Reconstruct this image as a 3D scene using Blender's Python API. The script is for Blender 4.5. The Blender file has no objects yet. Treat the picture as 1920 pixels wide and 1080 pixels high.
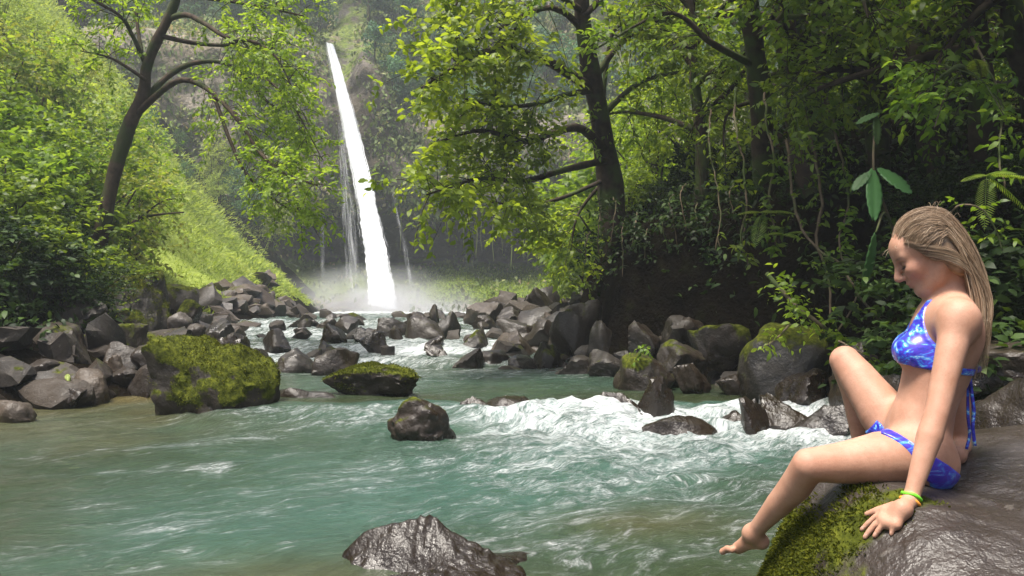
import bpy, bmesh, math, random
import numpy as np
from mathutils import Vector

# ------------------------------------------------------------------ camera, sky, sun, exposure
scene = bpy.context.scene
COL = scene.collection
FPX, HY, CAMZ = 1663.0, 575.0, 0.9          # focal length and eye level in photo pixels, eye height in metres
cam_d = bpy.data.cameras.new('camera')
cam = bpy.data.objects.new('camera', cam_d)
COL.objects.link(cam)
cam.location = (0, 0, CAMZ)
cam.rotation_euler = (math.pi / 2, 0, 0)
cam_d.sensor_width = 36.0
cam_d.lens = 36.0 * FPX / 1920.0
cam_d.shift_y = (HY - 540.0) / 1920.0
cam_d.clip_start = 0.05
cam_d.clip_end = 500
scene.camera = cam

SUN_EL, SUN_AZ = math.radians(71), math.radians(-138)     # azimuth clockwise from +Y
world = bpy.data.worlds.new('World')
scene.world = world
world.use_nodes = True
wn = world.node_tree
wbg = wn.nodes['Background']
sky = wn.nodes.new('ShaderNodeTexSky')
sky.sky_type = 'NISHITA'
sky.sun_disc = False
sky.sun_elevation = SUN_EL
sky.sun_rotation = SUN_AZ
sky.air_density = 0.9
sky.dust_density = 5.0
sky.ozone_density = 0.6
wn.links.new(sky.outputs['Color'], wbg.inputs['Color'])
wbg.inputs['Strength'].default_value = 0.10
sun_d = bpy.data.lights.new('sun', 'SUN')
sun_d.energy = 3.6
sun_d.angle = math.radians(16.0)
sun_d.color = (1.0, 0.95, 0.86)
sun = bpy.data.objects.new('sun', sun_d)
COL.objects.link(sun)
sdir = Vector((math.sin(SUN_AZ) * math.cos(SUN_EL), math.cos(SUN_AZ) * math.cos(SUN_EL), math.sin(SUN_EL)))
sun.rotation_euler = (-sdir).to_track_quat('-Z', 'Y').to_euler()
sun.location = (0, 0, 30)
scene.view_settings.view_transform = 'Standard'
scene.view_settings.look = 'None'
scene.view_settings.gamma = 1
scene.view_settings.exposure = 1.25
scene.view_settings.use_curve_mapping = False
scene.render.engine = 'CYCLES'
cy = scene.cycles
cy.use_denoising = True
cy.max_bounces = 7
cy.diffuse_bounces = 3
cy.glossy_bounces = 3
cy.transmission_bounces = 4
cy.transparent_max_bounces = 10
cy.volume_bounces = 1
cy.caustics_reflective = False
cy.caustics_refractive = False
cy.sample_clamp_indirect = 6.0

# ------------------------------------------------------------------ helpers
rng = np.random.default_rng(7)
def at(px, py, d):
    return np.array([(px - 960.0) / FPX * d, d, CAMZ - (py - HY) / FPX * d])

def nrm(v):
    return v / np.maximum(np.linalg.norm(v, axis=-1, keepdims=True), 1e-9)

def _hash(ix, iy, iz, seed):
    h = (ix.astype(np.uint32) * np.uint32(374761393) + iy.astype(np.uint32) * np.uint32(668265263)
         + iz.astype(np.uint32) * np.uint32(2246822519) + np.uint32((seed * 3266489917) & 0xffffffff))
    h = (h ^ (h >> np.uint32(13))) * np.uint32(1274126177)
    h = (h ^ (h >> np.uint32(15))) * np.uint32(2246822519)
    h = h ^ (h >> np.uint32(16))
    return h.astype(np.float64) * (2.0 / 4294967295.0) - 1.0

def vnoise(p, seed=0):
    p = np.asarray(p, float)
    i = np.floor(p).astype(np.int64)
    f = p - i
    u = f * f * f * (f * (f * 6 - 15) + 10)
    r = 0
    for dx in (0, 1):
        wx = u[..., 0] if dx else 1 - u[..., 0]
        for dy in (0, 1):
            wy = u[..., 1] if dy else 1 - u[..., 1]
            for dz in (0, 1):
                wz = u[..., 2] if dz else 1 - u[..., 2]
                r = r + wx * wy * wz * _hash(i[..., 0] + dx, i[..., 1] + dy, i[..., 2] + dz, seed)
    return r

def fbm(p, octv=4, seed=0, gain=0.5, lac=2.07):
    a, s, t = 1.0, 0.0, 0.0
    p = np.asarray(p, float)
    for o in range(octv):
        s = s + a * vnoise(p + 17.3 * o, seed + o)
        t += a
        a *= gain
        p = p * lac
    return s / t * 1.5

def p3(x, y, z=0.0):
    x, y, z = np.broadcast_arrays(np.asarray(x, float), np.asarray(y, float), np.asarray(z, float))
    return np.stack([x, y, z], -1)

def sstep(a, b, x):
    t = np.clip((x - a) / (b - a), 0, 1)
    return t * t * (3 - 2 * t)

def make_mesh(name, V, Fs, attrs=None, smooth=True):
    """V (n,3); Fs list of face arrays (tri or quad); attrs: name -> float per vertex or (n,3) vector"""
    V = np.ascontiguousarray(V, np.float32)
    Fs = [np.ascontiguousarray(f, np.int32) for f in Fs if len(f)]
    me = bpy.data.meshes.new(name)
    me.vertices.add(len(V))
    me.vertices.foreach_set('co', V.ravel())
    loops = np.concatenate([f.ravel() for f in Fs])
    sizes = np.concatenate([np.full(len(f), f.shape[1], np.int32) for f in Fs])
    starts = np.concatenate([[0], np.cumsum(sizes)[:-1]]).astype(np.int32)
    me.loops.add(len(loops))
    me.loops.foreach_set('vertex_index', loops)
    me.polygons.add(len(sizes))
    me.polygons.foreach_set('loop_start', starts)
    me.polygons.foreach_set('use_smooth', np.full(len(sizes), bool(smooth)))
    for k, a in (attrs or {}).items():
        a = np.ascontiguousarray(a, np.float32)
        if a.ndim == 1:
            at_ = me.attributes.new(k, 'FLOAT', 'POINT')
            at_.data.foreach_set('value', a)
        else:
            at_ = me.attributes.new(k, 'FLOAT_VECTOR', 'POINT')
            at_.data.foreach_set('vector', a.ravel())
    me.update(calc_edges=True)
    return me

def crisp(me, deg=32):
    me.set_sharp_from_angle(angle=math.radians(deg))
    return me

class Acc:
    """collects pieces of geometry for one mesh"""
    def __init__(self):
        self.V, self.F, self.A, self.n = [], [], {}, 0
    def add(self, V, Fs, **attrs):
        V = np.asarray(V, float)
        self.V.append(V)
        for f in (Fs if isinstance(Fs, list) else [Fs]):
            self.F.append(np.asarray(f) + self.n)
        for k in set(list(self.A) + list(attrs)):
            prev = self.A.setdefault(k, [np.zeros(self.n)] if self.n else [])
            v = attrs.get(k, 0.0)
            prev.append(np.full(len(V), v) if np.isscalar(v) else np.asarray(v))
        self.n += len(V)
    def mesh(self, name, smooth=True):
        tri = [f for f in self.F if f.shape[1] == 3]
        quad = [f for f in self.F if f.shape[1] == 4]
        Fs = []
        if tri: Fs.append(np.concatenate(tri))
        if quad: Fs.append(np.concatenate(quad))
        return make_mesh(name, np.concatenate(self.V), Fs, {k: np.concatenate(a) for k, a in self.A.items()}, smooth)

def tag(o, label=None, cat=None, group=None, kind=None):
    if label: o['label'] = label
    if cat: o['category'] = cat
    if group: o['group'] = group
    if kind: o['kind'] = kind
    return o

def link(name, me, m=None, parent=None, loc=None):
    o = bpy.data.objects.new(name, me)
    COL.objects.link(o)
    if m is not None and me is not None and not me.materials:
        me.materials.append(m)
    if parent is not None: o.parent = parent
    if loc is not None: o.location = loc
    return o

def empty(name, loc=(0, 0, 0), rz=0.0, sc=None):
    o = bpy.data.objects.new(name, None)
    o.empty_display_size = 0.2
    COL.objects.link(o)
    o.location = loc
    o.rotation_euler = (0, 0, rz)
    if sc is not None: o.scale = sc
    return o

def copy_tree(o, parent=None):
    c = o.copy()
    COL.objects.link(c)
    c.parent = parent
    for ch in list(o.children):
        copy_tree(ch, c)
    return c

def grid_faces(nr, nc, flip=False):
    i = np.arange(nr - 1)[:, None] * nc + np.arange(nc - 1)[None, :]
    q = np.stack([i, i + 1, i + nc + 1, i + nc], -1).reshape(-1, 4)
    return q[:, ::-1] if flip else q

def grid_normals(G):
    du = np.gradient(G, axis=1)
    dv = np.gradient(G, axis=0)
    return nrm(np.cross(du, dv))

def smooth_line(pts, n):
    """Catmull-Rom through the points, n samples"""
    pts = np.asarray(pts, float)
    P = np.vstack([2 * pts[0] - pts[1], pts, 2 * pts[-1] - pts[-2]])
    t = np.linspace(0, len(pts) - 1 - 1e-9, n)
    i = t.astype(int)
    f = (t - i)[:, None]
    a, b, c, d = P[i], P[i + 1], P[i + 2], P[i + 3]
    return 0.5 * (2 * b + (c - a) * f + (2 * a - 5 * b + 4 * c - d) * f ** 2 + (3 * b - a - 3 * c + d) * f ** 3)

def tube(pts, radii, sides=7, rough=0.0, seed=0, caps=True):
    pts = np.asarray(pts, float)
    n = len(pts)
    radii = np.broadcast_to(np.asarray(radii, float), (n,))
    T = nrm(np.gradient(pts, axis=0))
    up = np.array([0.31, 0.17, 0.93])
    N = np.cross(T, up)
    bad = np.linalg.norm(N, axis=1) < 0.1
    N[bad] = np.cross(T[bad], [1, 0, 0])
    N = nrm(N)
    B = np.cross(T, N)
    a = np.linspace(0, 2 * np.pi, sides, endpoint=False)
    ring = N[:, None, :] * np.cos(a)[None, :, None] + B[:, None, :] * np.sin(a)[None, :, None]
    r = radii[:, None, None]
    V = pts[:, None, :] + ring * r
    if rough:
        nz = fbm(V * (0.5 / max(radii.max(), 1e-4)), 3, seed)
        V = pts[:, None, :] + ring * r * (1 + rough * nz[..., None])
    V = V.reshape(-1, 3)
    i = np.arange(n - 1)[:, None] * sides
    j = np.arange(sides)[None, :]
    k = (j + 1) % sides
    F = [np.stack([i + j, i + k, i + sides + k, i + sides + j], -1).reshape(-1, 4)]
    if caps:
        V = np.vstack([V, pts[0], pts[-1]])
        m = n * sides
        j = np.arange(sides); k = (j + 1) % sides
        F.append(np.stack([np.full(sides, m), k, j], -1))
        F.append(np.stack([np.full(sides, m + 1), (n - 1) * sides + j, (n - 1) * sides + k], -1))
    return V, F

def leaves(P, axis, normal, L, W, fold=0.12, droop=0.25, detail=2):
    """many leaves at once; returns V, faces, leaf index per vertex"""
    P, axis, normal = np.asarray(P, float), nrm(np.asarray(axis, float)), np.asarray(normal, float)
    n = len(P)
    L = np.broadcast_to(np.asarray(L, float), (n,))[:, None]
    W = np.broadcast_to(np.asarray(W, float), (n,))[:, None]
    side = nrm(np.cross(axis, normal))
    up = np.cross(side, axis)
    def pt(t, s, h):
        return P + axis * L * t + side * W * s + up * (W * h - L * droop * t * t)
    if detail == 1:
        V = np.stack([pt(0, 0, 0), pt(.45, -.5, fold), pt(1, 0, 0), pt(.45, .5, fold)], 1)
        b = np.arange(n)[:, None] * 4
        F = [np.concatenate([b + np.array([0, 3, 2]), b + np.array([0, 2, 1])])]
        k = 4
    elif detail == 2:
        V = np.stack([pt(0, 0, 0), pt(.3, -.45, fold), pt(.3, .45, fold), pt(.68, -.4, fold), pt(.68, .4, fold), pt(1, 0, 0)], 1)
        b = np.arange(n)[:, None] * 6
        F = [np.concatenate([b + np.array([0, 2, 1]), b + np.array([3, 4, 5])]), b + np.array([1, 2, 4, 3])]
        k = 6
    else:
        V = np.stack([pt(0, 0, 0), pt(.22, 0, 0), pt(.5, 0, 0), pt(.78, 0, 0), pt(1, 0, 0),
                      pt(.2, -.36, fold), pt(.5, -.5, fold), pt(.8, -.33, fold * .7),
                      pt(.2, .36, fold), pt(.5, .5, fold), pt(.8, .33, fold * .7)], 1)
        b = np.arange(n)[:, None] * 11
        F = [np.concatenate([b + np.array(t) for t in ([0, 1, 5], [0, 8, 1], [3, 4, 7], [3, 10, 4])]),
             np.concatenate([b + np.array(t) for t in ([1, 2, 6, 5], [2, 3, 7, 6], [1, 8, 9, 2], [2, 9, 10, 3])])]
        k = 11
    return V.reshape(-1, 3), F, np.repeat(np.arange(n), k)

# ------------------------------------------------------------------ materials
class NT:
    def __init__(self, name):
        self.m = bpy.data.materials.new(name)
        self.m.use_nodes = True
        self.t = self.m.node_tree
        self.b = self.t.nodes['Principled BSDF']
        self.out = self.t.nodes['Material Output']
    def n(self, typ, **kw):
        nd = self.t.nodes.new(typ)
        for k, v in kw.items():
            if k in nd.inputs: nd.inputs[k].default_value = v
            else: setattr(nd, k, v)
        return nd
    def l(self, a, b):
        self.t.links.new(a, b)
    def attr(self, name, vec=False):
        nd = self.n('ShaderNodeAttribute', attribute_name=name)
        return nd.outputs['Vector'] if vec else nd.outputs['Fac']
    def noise(self, scale, detail=4, rough=0.55, vec=None, dist=0.0):
        nd = self.n('ShaderNodeTexNoise')
        nd.inputs['Scale'].default_value = scale
        nd.inputs['Detail'].default_value = detail
        nd.inputs['Roughness'].default_value = rough
        nd.inputs['Distortion'].default_value = dist
        if vec is not None: self.l(vec, nd.inputs['Vector'])
        return nd.outputs['Fac']
    def pos(self):
        return self.n('ShaderNodeNewGeometry').outputs['Position']
    def objco(self):
        return self.n('ShaderNodeTexCoord').outputs['Object']
    def ramp(self, fac, stops, interp='LINEAR'):
        nd = self.n('ShaderNodeValToRGB')
        cr = nd.color_ramp
        cr.interpolation = interp
        while len(cr.elements) < len(stops): cr.elements.new(0.5)
        for e, (p, c) in zip(cr.elements, stops):
            e.position = p
            e.color = (c, c, c, 1) if np.isscalar(c) else (*c, 1)
        self.l(fac, nd.inputs['Fac'])
        return nd.outputs['Color']
    def mix(self, fac, a, b):
        nd = self.n('ShaderNodeMix', data_type='RGBA')
        for i, v in ((0, fac), (6, a), (7, b)):
            if hasattr(v, 'links'): self.l(v, nd.inputs[i])
            elif np.isscalar(v): nd.inputs[i].default_value = v if i == 0 else (v, v, v, 1)
            else: nd.inputs[i].default_value = (*v, 1)
        return nd.outputs[2]
    def math(self, op, a, b=0.0, clamp=False):
        nd = self.n('ShaderNodeMath', operation=op)
        nd.use_clamp = clamp
        for i, v in enumerate((a, b)):
            if hasattr(v, 'links'): self.l(v, nd.inputs[i])
            else: nd.inputs[i].default_value = v
        return nd.outputs[0]
    def maprange(self, v, a, b, c=0.0, d=1.0):
        nd = self.n('ShaderNodeMapRange')
        nd.interpolation_type = 'SMOOTHSTEP'
        for k, x in zip(('From Min', 'From Max', 'To Min', 'To Max'), (a, b, c, d)):
            nd.inputs[k].default_value = x
        self.l(v, nd.inputs['Value'])
        return nd.outputs[0]
    def rand(self):
        return self.n('ShaderNodeObjectInfo').outputs['Random']
    def bump(self, h, strength=0.5, dist=0.02):
        nd = self.n('ShaderNodeBump')
        nd.inputs['Strength'].default_value = strength
        nd.inputs['Distance'].default_value = dist
        self.l(h, nd.inputs['Height'])
        self.l(nd.outputs[0], self.b.inputs['Normal'])
        return nd
    def set(self, **kw):
        for k, v in kw.items():
            s = self.b.inputs[k.replace('_', ' ')]
            if hasattr(v, 'links'): self.l(v, s)
            elif isinstance(v, tuple): s.default_value = (*v, 1) if len(s.default_value) == 4 and len(v) == 3 else v
            else: s.default_value = v

def leaf_mat(name, stops, trans=0.45, rough=0.5, spec=0.35, var=0.08, tcol=1.25):
    k = NT(name)
    tint = k.attr('tint')
    c = k.ramp(tint, stops)
    hsv = k.n('ShaderNodeHueSaturation')
    k.l(k.math('ADD', k.math('MULTIPLY', k.rand(), var * 0.5), 0.5 - var * 0.25), hsv.inputs['Hue'])
    k.l(k.math('ADD', k.math('MULTIPLY', k.rand(), var * 5), 1 - var * 2.5), hsv.inputs['Value'])
    k.l(c, hsv.inputs['Color'])
    c = hsv.outputs[0]
    k.set(Base_Color=c, Roughness=rough, Specular_IOR_Level=spec)
    tr = k.n('ShaderNodeBsdfTranslucent')
    g = k.n('ShaderNodeMix', data_type='RGBA', blend_type='MULTIPLY')
    g.inputs[0].default_value = 1.0
    k.l(c, g.inputs[6]); g.inputs[7].default_value = (tcol * 1.25, tcol * 1.15, tcol * 0.55, 1)
    k.l(g.outputs[2], tr.inputs['Color'])
    ms = k.n('ShaderNodeMixShader')
    ms.inputs[0].default_value = trans
    k.l(k.b.outputs[0], ms.inputs[1]); k.l(tr.outputs[0], ms.inputs[2])
    k.l(ms.outputs[0], k.out.inputs[0])
    return k.m

M = {}
M['leaf_bright'] = leaf_mat('leaf bright', [(0, (.07, .125, .012)), (.45, (.145, .22, .02)), (1, (.26, .35, .045))], .58, .45, var=.03, tcol=1.6)
M['leaf_mid'] = leaf_mat('leaf mid', [(0, (.045, .09, .011)), (.5, (.11, .18, .019)), (1, (.20, .28, .042))], .55, .45, var=.05, tcol=1.55)
M['leaf_shade'] = leaf_mat('leaf shade', [(0, (.008, .018, .004)), (.6, (.022, .046, .009)), (1, (.07, .12, .022))], .3, .5, .22, var=.05)  # darker leaf copy: shade of the banks is put into its colour
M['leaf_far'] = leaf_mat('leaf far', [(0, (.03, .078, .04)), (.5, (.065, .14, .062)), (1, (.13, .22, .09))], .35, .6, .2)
M['leaf_cliff'] = leaf_mat('leaf cliff', [(0, (.06, .07, .02)), (.4, (.11, .15, .04)), (.75, (.19, .20, .07)), (1, (.32, .25, .18))], .3, .6, .2)
M['leaf_grass'] = leaf_mat('leaf grass', [(0, (.13, .18, .03)), (.5, (.22, .29, .06)), (1, (.34, .39, .12))], .45, .55, .25)
M['leaf_big'] = leaf_mat('leaf big', [(0, (.035, .085, .03)), (1, (.07, .15, .045))], .35, .45, .3)

def bark_mat(name, c1, c2, moss=(.05, .07, .02)):
    k = NT(name)
    p = k.pos()
    n1 = k.noise(9, 5, .6, p)
    n2 = k.noise(2.2, 3, .5, p)
    c = k.ramp(n1, [(.3, c1), (.7, c2)])
    c = k.mix(k.maprange(n2, .48, .62), c, moss)
    k.set(Base_Color=c, Roughness=.85, Specular_IOR_Level=.2)
    k.bump(n1, .8, .02)
    return k.m
M['bark'] = bark_mat('bark', (.022, .015, .010), (.075, .053, .035), (.035, .045, .014))
M['bark_dark'] = bark_mat('bark dark', (.018, .013, .010), (.06, .042, .03))
M['vine'] = bark_mat('vine bark', (.06, .045, .03), (.16, .12, .08))

def rock_mat(name, dark, light, brown):
    k = NT(name)
    p = k.pos()
    n1 = k.noise(5.5, 7, .62, p)
    n2 = k.noise(1.6, 3, .5, p)
    n3 = k.noise(26, 4, .6, p)
    n4 = k.noise(60, 3, .6, p)
    c = k.ramp(n1, [(.30, dark), (.68, light)])
    c = k.mix(k.maprange(n2, .40, .66), c, brown)
    c = k.mix(k.math('MULTIPLY', k.rand(), .85), c, brown)
    lich = k.maprange(n3, .62, .70)
    c = k.mix(k.math('MULTIPLY', lich, .35), c, (.22, .205, .18))
    wet = k.attr('wet')
    dk = k.n('ShaderNodeMix', data_type='RGBA', blend_type='MULTIPLY')
    k.l(k.math('MULTIPLY', wet, .75), dk.inputs[0]); k.l(c, dk.inputs[6]); dk.inputs[7].default_value = (.42, .38, .36, 1)
    c = dk.outputs[2]
    moss = k.attr('moss')
    mm = k.math('ADD', moss, k.math('MULTIPLY', k.math('SUBTRACT', n1, .5), 1.6))
    mf = k.maprange(mm, .42, .62)
    mossc = k.ramp(n3, [(.3, (.016, .020, .003)), (.5, (.05, .06, .007)), (.72, (.115, .125, .014))])
    c = k.mix(mf, c, mossc)
    r = k.math('SUBTRACT', .78, k.math('MULTIPLY', wet, k.math('MULTIPLY_ADD', n3, .5) if False else .50))
    r = k.math('ADD', r, k.math('MULTIPLY', k.math('SUBTRACT', k.noise(7, 5, .65, p), .5), .75), True)
    r = k.mix(mf, r, .95)
    h = k.math('ADD', k.math('MULTIPLY', n1, 1.0), k.math('ADD', k.math('MULTIPLY', n3, .35), k.math('MULTIPLY', n4, .18)))
    k.set(Base_Color=c, Roughness=r, Specular_IOR_Level=k.math('SUBTRACT', .5, k.math('MULTIPLY', mf, .4)))
    k.bump(h, .75, .03)
    return k.m
M['rock'] = rock_mat('river rock', (.005, .0045, .004), (.042, .035, .028), (.028, .018, .009))
M['rock_pale'] = rock_mat('pale rock', (.035, .030, .028), (.115, .10, .088), (.065, .046, .028))
M['rock_hero'] = rock_mat('slate rock', (.018, .016, .018), (.10, .093, .10), (.045, .034, .026))

def soil_mat():
    k = NT('forest floor')
    p = k.pos()
    n1 = k.noise(3.5, 6, .6, p)
    n3 = k.noise(20, 4, .6, p)
    c = k.ramp(n1, [(.3, (.0035, .003, .002)), (.55, (.008, .006, .004)), (.75, (.011, .013, .004))])
    g = k.attr('green')
    gc = k.ramp(n3, [(.3, (.17, .23, .035)), (.7, (.30, .35, .09))])
    c = k.mix(g, c, gc)
    k.set(Base_Color=c, Roughness=1.0, Specular_IOR_Level=.0)
    k.bump(k.math('ADD', n1, k.math('MULTIPLY', n3, .5)), 1.0, .08)
    return k.m
M['soil'] = soil_mat()

def cliff_mat():
    k = NT('cliff rock')
    p = k.pos()
    n1 = k.noise(.9, 7, .62, p)
    n2 = k.noise(.28, 3, .5, p)
    n3 = k.noise(5, 4, .6, p)
    c = k.ramp(n1, [(.3, (.06, .054, .044)), (.5, (.16, .14, .115)), (.7, (.36, .30, .245))])
    c = k.mix(k.maprange(n2, .45, .6), c, (.15, .125, .085))
    wet = k.attr('wet')
    dk = k.n('ShaderNodeMix', data_type='RGBA', blend_type='MULTIPLY')
    k.l(wet, dk.inputs[0]); k.l(c, dk.inputs[6]); dk.inputs[7].default_value = (.38, .36, .37, 1)
    mm = k.math('ADD', k.attr('moss'), k.math('MULTIPLY', k.math('SUBTRACT', n1, .5), 1.5))
    mossc = k.ramp(n3, [(.3, (.05, .075, .008)), (.55, (.11, .15, .016)), (.75, (.18, .22, .03))])
    c = k.mix(k.maprange(mm, .4, .65), dk.outputs[2], mossc)
    k.set(Base_Color=c, Roughness=.8, Specular_IOR_Level=.3)
    k.bump(k.math('ADD', n1, k.math('MULTIPLY', n3, .3)), 1.0, .4)
    return k.m
M['cliff'] = cliff_mat()

def water_mat():
    k = NT('river water')
    fl = k.attr('flow', True)
    foam, aer, shal = k.attr('foam'), k.attr('aer'), k.attr('shal')
    mp = k.n('ShaderNodeMapping'); mp.inputs['Scale'].default_value = (1.0, 2.6, 1.0)
    k.l(fl, mp.inputs['Vector'])
    v = mp.outputs[0]
    s1 = k.noise(2.6, 8, .68, v, .9)
    s2 = k.noise(9.0, 6, .66, v, 1.2)
    s3 = k.noise(30, 4, .6, v, .6)
    fine = k.math('ADD', k.math('MULTIPLY', s1, .5), k.math('ADD', k.math('MULTIPLY', s2, .34), k.math('MULTIPLY', s3, .16)))
    m = k.math('ADD', k.math('MULTIPLY', foam, .55), k.math('MULTIPLY', k.math('SUBTRACT', fine, .5), 1.9))
    ff = k.maprange(m, .14, .84)
    base = k.mix(k.math('MULTIPLY', aer, k.math('MULTIPLY_ADD', s1, 1.0)), (.030, .040, .017), (.042, .092, .072))
    base = k.mix(shal, base, k.ramp(s1, [(.3, (.05, .04, .014)), (.7, (.105, .088, .035))]))
    c = k.mix(ff, base, k.ramp(k.math('ADD', k.math('MULTIPLY', s3, .5), k.math('MULTIPLY', s2, .5)), [(.36, (.38, .46, .46)), (.5, (.72, .76, .78)), (.62, (.9, .9, .92))]))
    k.set(Base_Color=c, Roughness=k.mix(ff, .06, .7), IOR=1.33, Specular_IOR_Level=.5)
    h = k.math('ADD', k.math('MULTIPLY', s1, .5), k.math('ADD', k.math('MULTIPLY', s2, .3), k.math('MULTIPLY', ff, .35)))
    k.bump(h, .9, .06)
    return k.m
M['water'] = water_mat()

def fall_mat(name, lo, hi):
    k = NT(name)
    fl = k.attr('flow', True)
    mp = k.n('ShaderNodeMapping'); mp.inputs['Scale'].default_value = (7.5, .30, 1.0)
    k.l(fl, mp.inputs['Vector'])
    s1 = k.noise(1.0, 6, .65, mp.outputs[0], .4)
    a = k.math('ADD', k.attr('body'), k.math('MULTIPLY', k.math('SUBTRACT', s1, .5), 1.5))
    a = k.maprange(a, lo, hi)
    k.set(Base_Color=k.ramp(s1, [(.30, (.34, .37, .42)), (.46, (.66, .69, .73)), (.62, (.76, .77, .80))]), Roughness=.9, Specular_IOR_Level=.1, Alpha=a)
    tr = k.n('ShaderNodeBsdfTranslucent'); tr.inputs['Color'].default_value = (.9, .9, .92, 1)
    return k.m
M['fall'] = fall_mat('falling water', .15, .5)
M['veil'] = fall_mat('thin falling water', .25, 1.3)

# ------------------------------------------------------------------ setting: valley floor and banks
XL = np.array([[-20, -7.5], [5, -7.5], [7, -7.2], [7.8, -4.9], [8.6, -3.4], [10, -3.4], [14, -4.7], [20, -6.1], [30, -7.4], [45, -9.8], [70, -11]])
XR = np.array([[-20, 4.6], [2, 4.2], [4, 3.7], [6, 3.2], [8, 2.75], [9.5, 1.9], [11, 1.25], [14, .5], [20, -.6], [30, -1.4], [45, -2.0], [70, -2.0]])
XH = np.array([[-20, 5.0], [2, 4.4], [4, 3.9], [6, 3.5], [8, 2.9], [9.5, 1.9], [11, .85], [14, .80], [20, 2.4], [30, 4.6], [45, 7.5], [70, 9]])
xl = lambda y: np.interp(y, XL[:, 0], XL[:, 1])
xr = lambda y: np.interp(y, XR[:, 0], XR[:, 1])
xh = lambda y: np.interp(y, XH[:, 0], XH[:, 1])

def ledge(x):                                  # where the first small drop runs across the stream
    return 7.05 + .22 * vnoise(p3(x * 1.7, 0.3), 5) + .10 * vnoise(p3(x * 4.1, 0.7), 6)

def wlev(x, y):                                # still water level with its steps
    y = np.asarray(y, float)
    f = sstep(-.9, -.1, x)
    q_ = y - ledge(x)
    w = .12 * (sstep(-.80, .05, q_) * f + sstep(-.75, .35, q_) * (1 - f)) * np.maximum(sstep(-3.3, -1.9, x), sstep(7.8, 9.5, y))
    w = w + .018 * vnoise(p3(x * 2.6, y * 1.2), 19) * sstep(-.8, -.1, q_) * sstep(1.0, .1, q_)
    for y0, dz in ((11.6, .10), (13.4, .14), (16.2, .14), (19.0, .12)):
        j = .5 * vnoise(p3(x * 1.1, y0), 9)
        w = w + dz * sstep(-.5, .15, y - y0 - j)
    return w

def terrain(x, y):
    x, y = np.broadcast_arrays(np.asarray(x, float), np.asarray(y, float))
    w = np.interp(y, [-20, 6.9, 7.1, 11, 20, 70], [0, 0, .12, .12, .62, .62])
    wob = .35 * fbm(p3(x * .35, y * .35), 3, 31)
    sl = xl(y) - x + wob
    near = np.interp(sl, [-2, -.3, 0, .6, 2, 4, 6, 9, 14, 40], [-.4, -.12, .0, .25, .75, 1.7, 3.6, 7.0, 13.0, 40])
    far = np.interp(sl, [-2, -.3, 0, 3, 6, 10, 40], [-.4, -.12, .02, 2.7, 6.4, 11.5, 46])
    f = sstep(17, 27, y)
    zl = near * (1 - f) + far * f
    sr = x - xr(y)
    zr = np.interp(sr, [-2, -.3, 0, .6, 3], [-.4, -.12, .02, .18, .35])
    sh = x - xh(y) + .5 * wob
    zh = np.interp(sh, [0, .25, .5, .8, 1.2, 2.2, 4, 7, 12, 40], [0, .25, 1.3, 1.75, 1.95, 2.6, 4.2, 7.5, 13, 40])
    z = w + np.maximum(np.maximum(zl, zr), np.where(sh > 0, zh, -9))
    z = z + .30 * fbm(p3(x * .9, y * .9, 4.), 4, 14) * sstep(.2, .6, sh) * sstep(3.5, 1.2, sh) + .06 * fbm(p3(x * 1.3, y * 1.3), 4, 12) * sstep(-.2, 1.0, np.maximum(sl, sr)) + .03 * fbm(p3(x * 4, y * 4), 3, 13)
    return z

yy = np.concatenate([np.linspace(-12, 1, 26)[:-1], 1.0 * (64 / 1.0) ** np.linspace(0, 1, 300)])
uu = np.linspace(-1.25, 1.25, 330)
uu = uu * (.65 + .35 * uu * uu / 1.5625)
Y = np.repeat(yy[:, None], len(uu), 1)
X = uu[None, :] * (np.abs(Y) * .82 + 7.0)
Z = terrain(X, Y)
green = sstep(16, 22, Y) * sstep(.3, 1.2, xl(Y) - X) * sstep(46, 42, Y)
ground = link('ground', make_mesh('ground', np.stack([X, Y, Z], -1).reshape(-1, 3), [grid_faces(*X.shape)],
              {'green': green.ravel()}), M['soil'])
tag(ground, kind='structure')

# ------------------------------------------------------------------ the river
ys = np.concatenate([np.linspace(-3, 1.4, 14)[:-1], np.linspace(1.4, 3.2, 90)[:-1], np.linspace(3.2, 8.2, 230)[:-1], np.linspace(8.2, 12, 100)[:-1], 12 * (49 / 12.0) ** np.linspace(0, 1, 170)])
us = np.linspace(0, 1, 330)
Yw = np.repeat(ys[:, None], len(us), 1)
lo, hi = xl(Yw) - .9, np.maximum(xr(Yw) + 1.3, 0)
hi = np.minimum(hi, .64 * np.abs(Yw) + 3.0)
lo = np.maximum(lo, -.64 * np.abs(Yw) - 3.0)
Xw = lo + (hi - lo) * us[None, :]
W = wlev(Xw, Yw)
s = ledge(Xw) - Yw                                         # metres below the first drop
right_rap = np.exp(-((Xw - 2.1) / .55) ** 2) * sstep(5.2, 6.0, Yw) * sstep(7.7, 7.0, Yw)
A = np.interp(Xw, [-3.4, -2.6, -1.6, -.75, -.5, .0, .7, 1.3, 1.6, 2.4, 3], [0, .25, .42, .40, .45, .85, 1.0, .9, .6, .5, .2])
Ls = np.interp(Xw, [-3, -.8, -.3, 1.2, 2.0, 3], [.6, .8, 2.7, 2.9, 1.8, .9])
core = A * np.where(s > -.1, np.exp(-np.maximum(s, 0) / Ls), np.exp(-(s + .1) ** 2 / .03)) * sstep(-.32, -.1, s)
nzw = fbm(p3(Xw * .8, Yw * .8), 4, 41)
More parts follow.
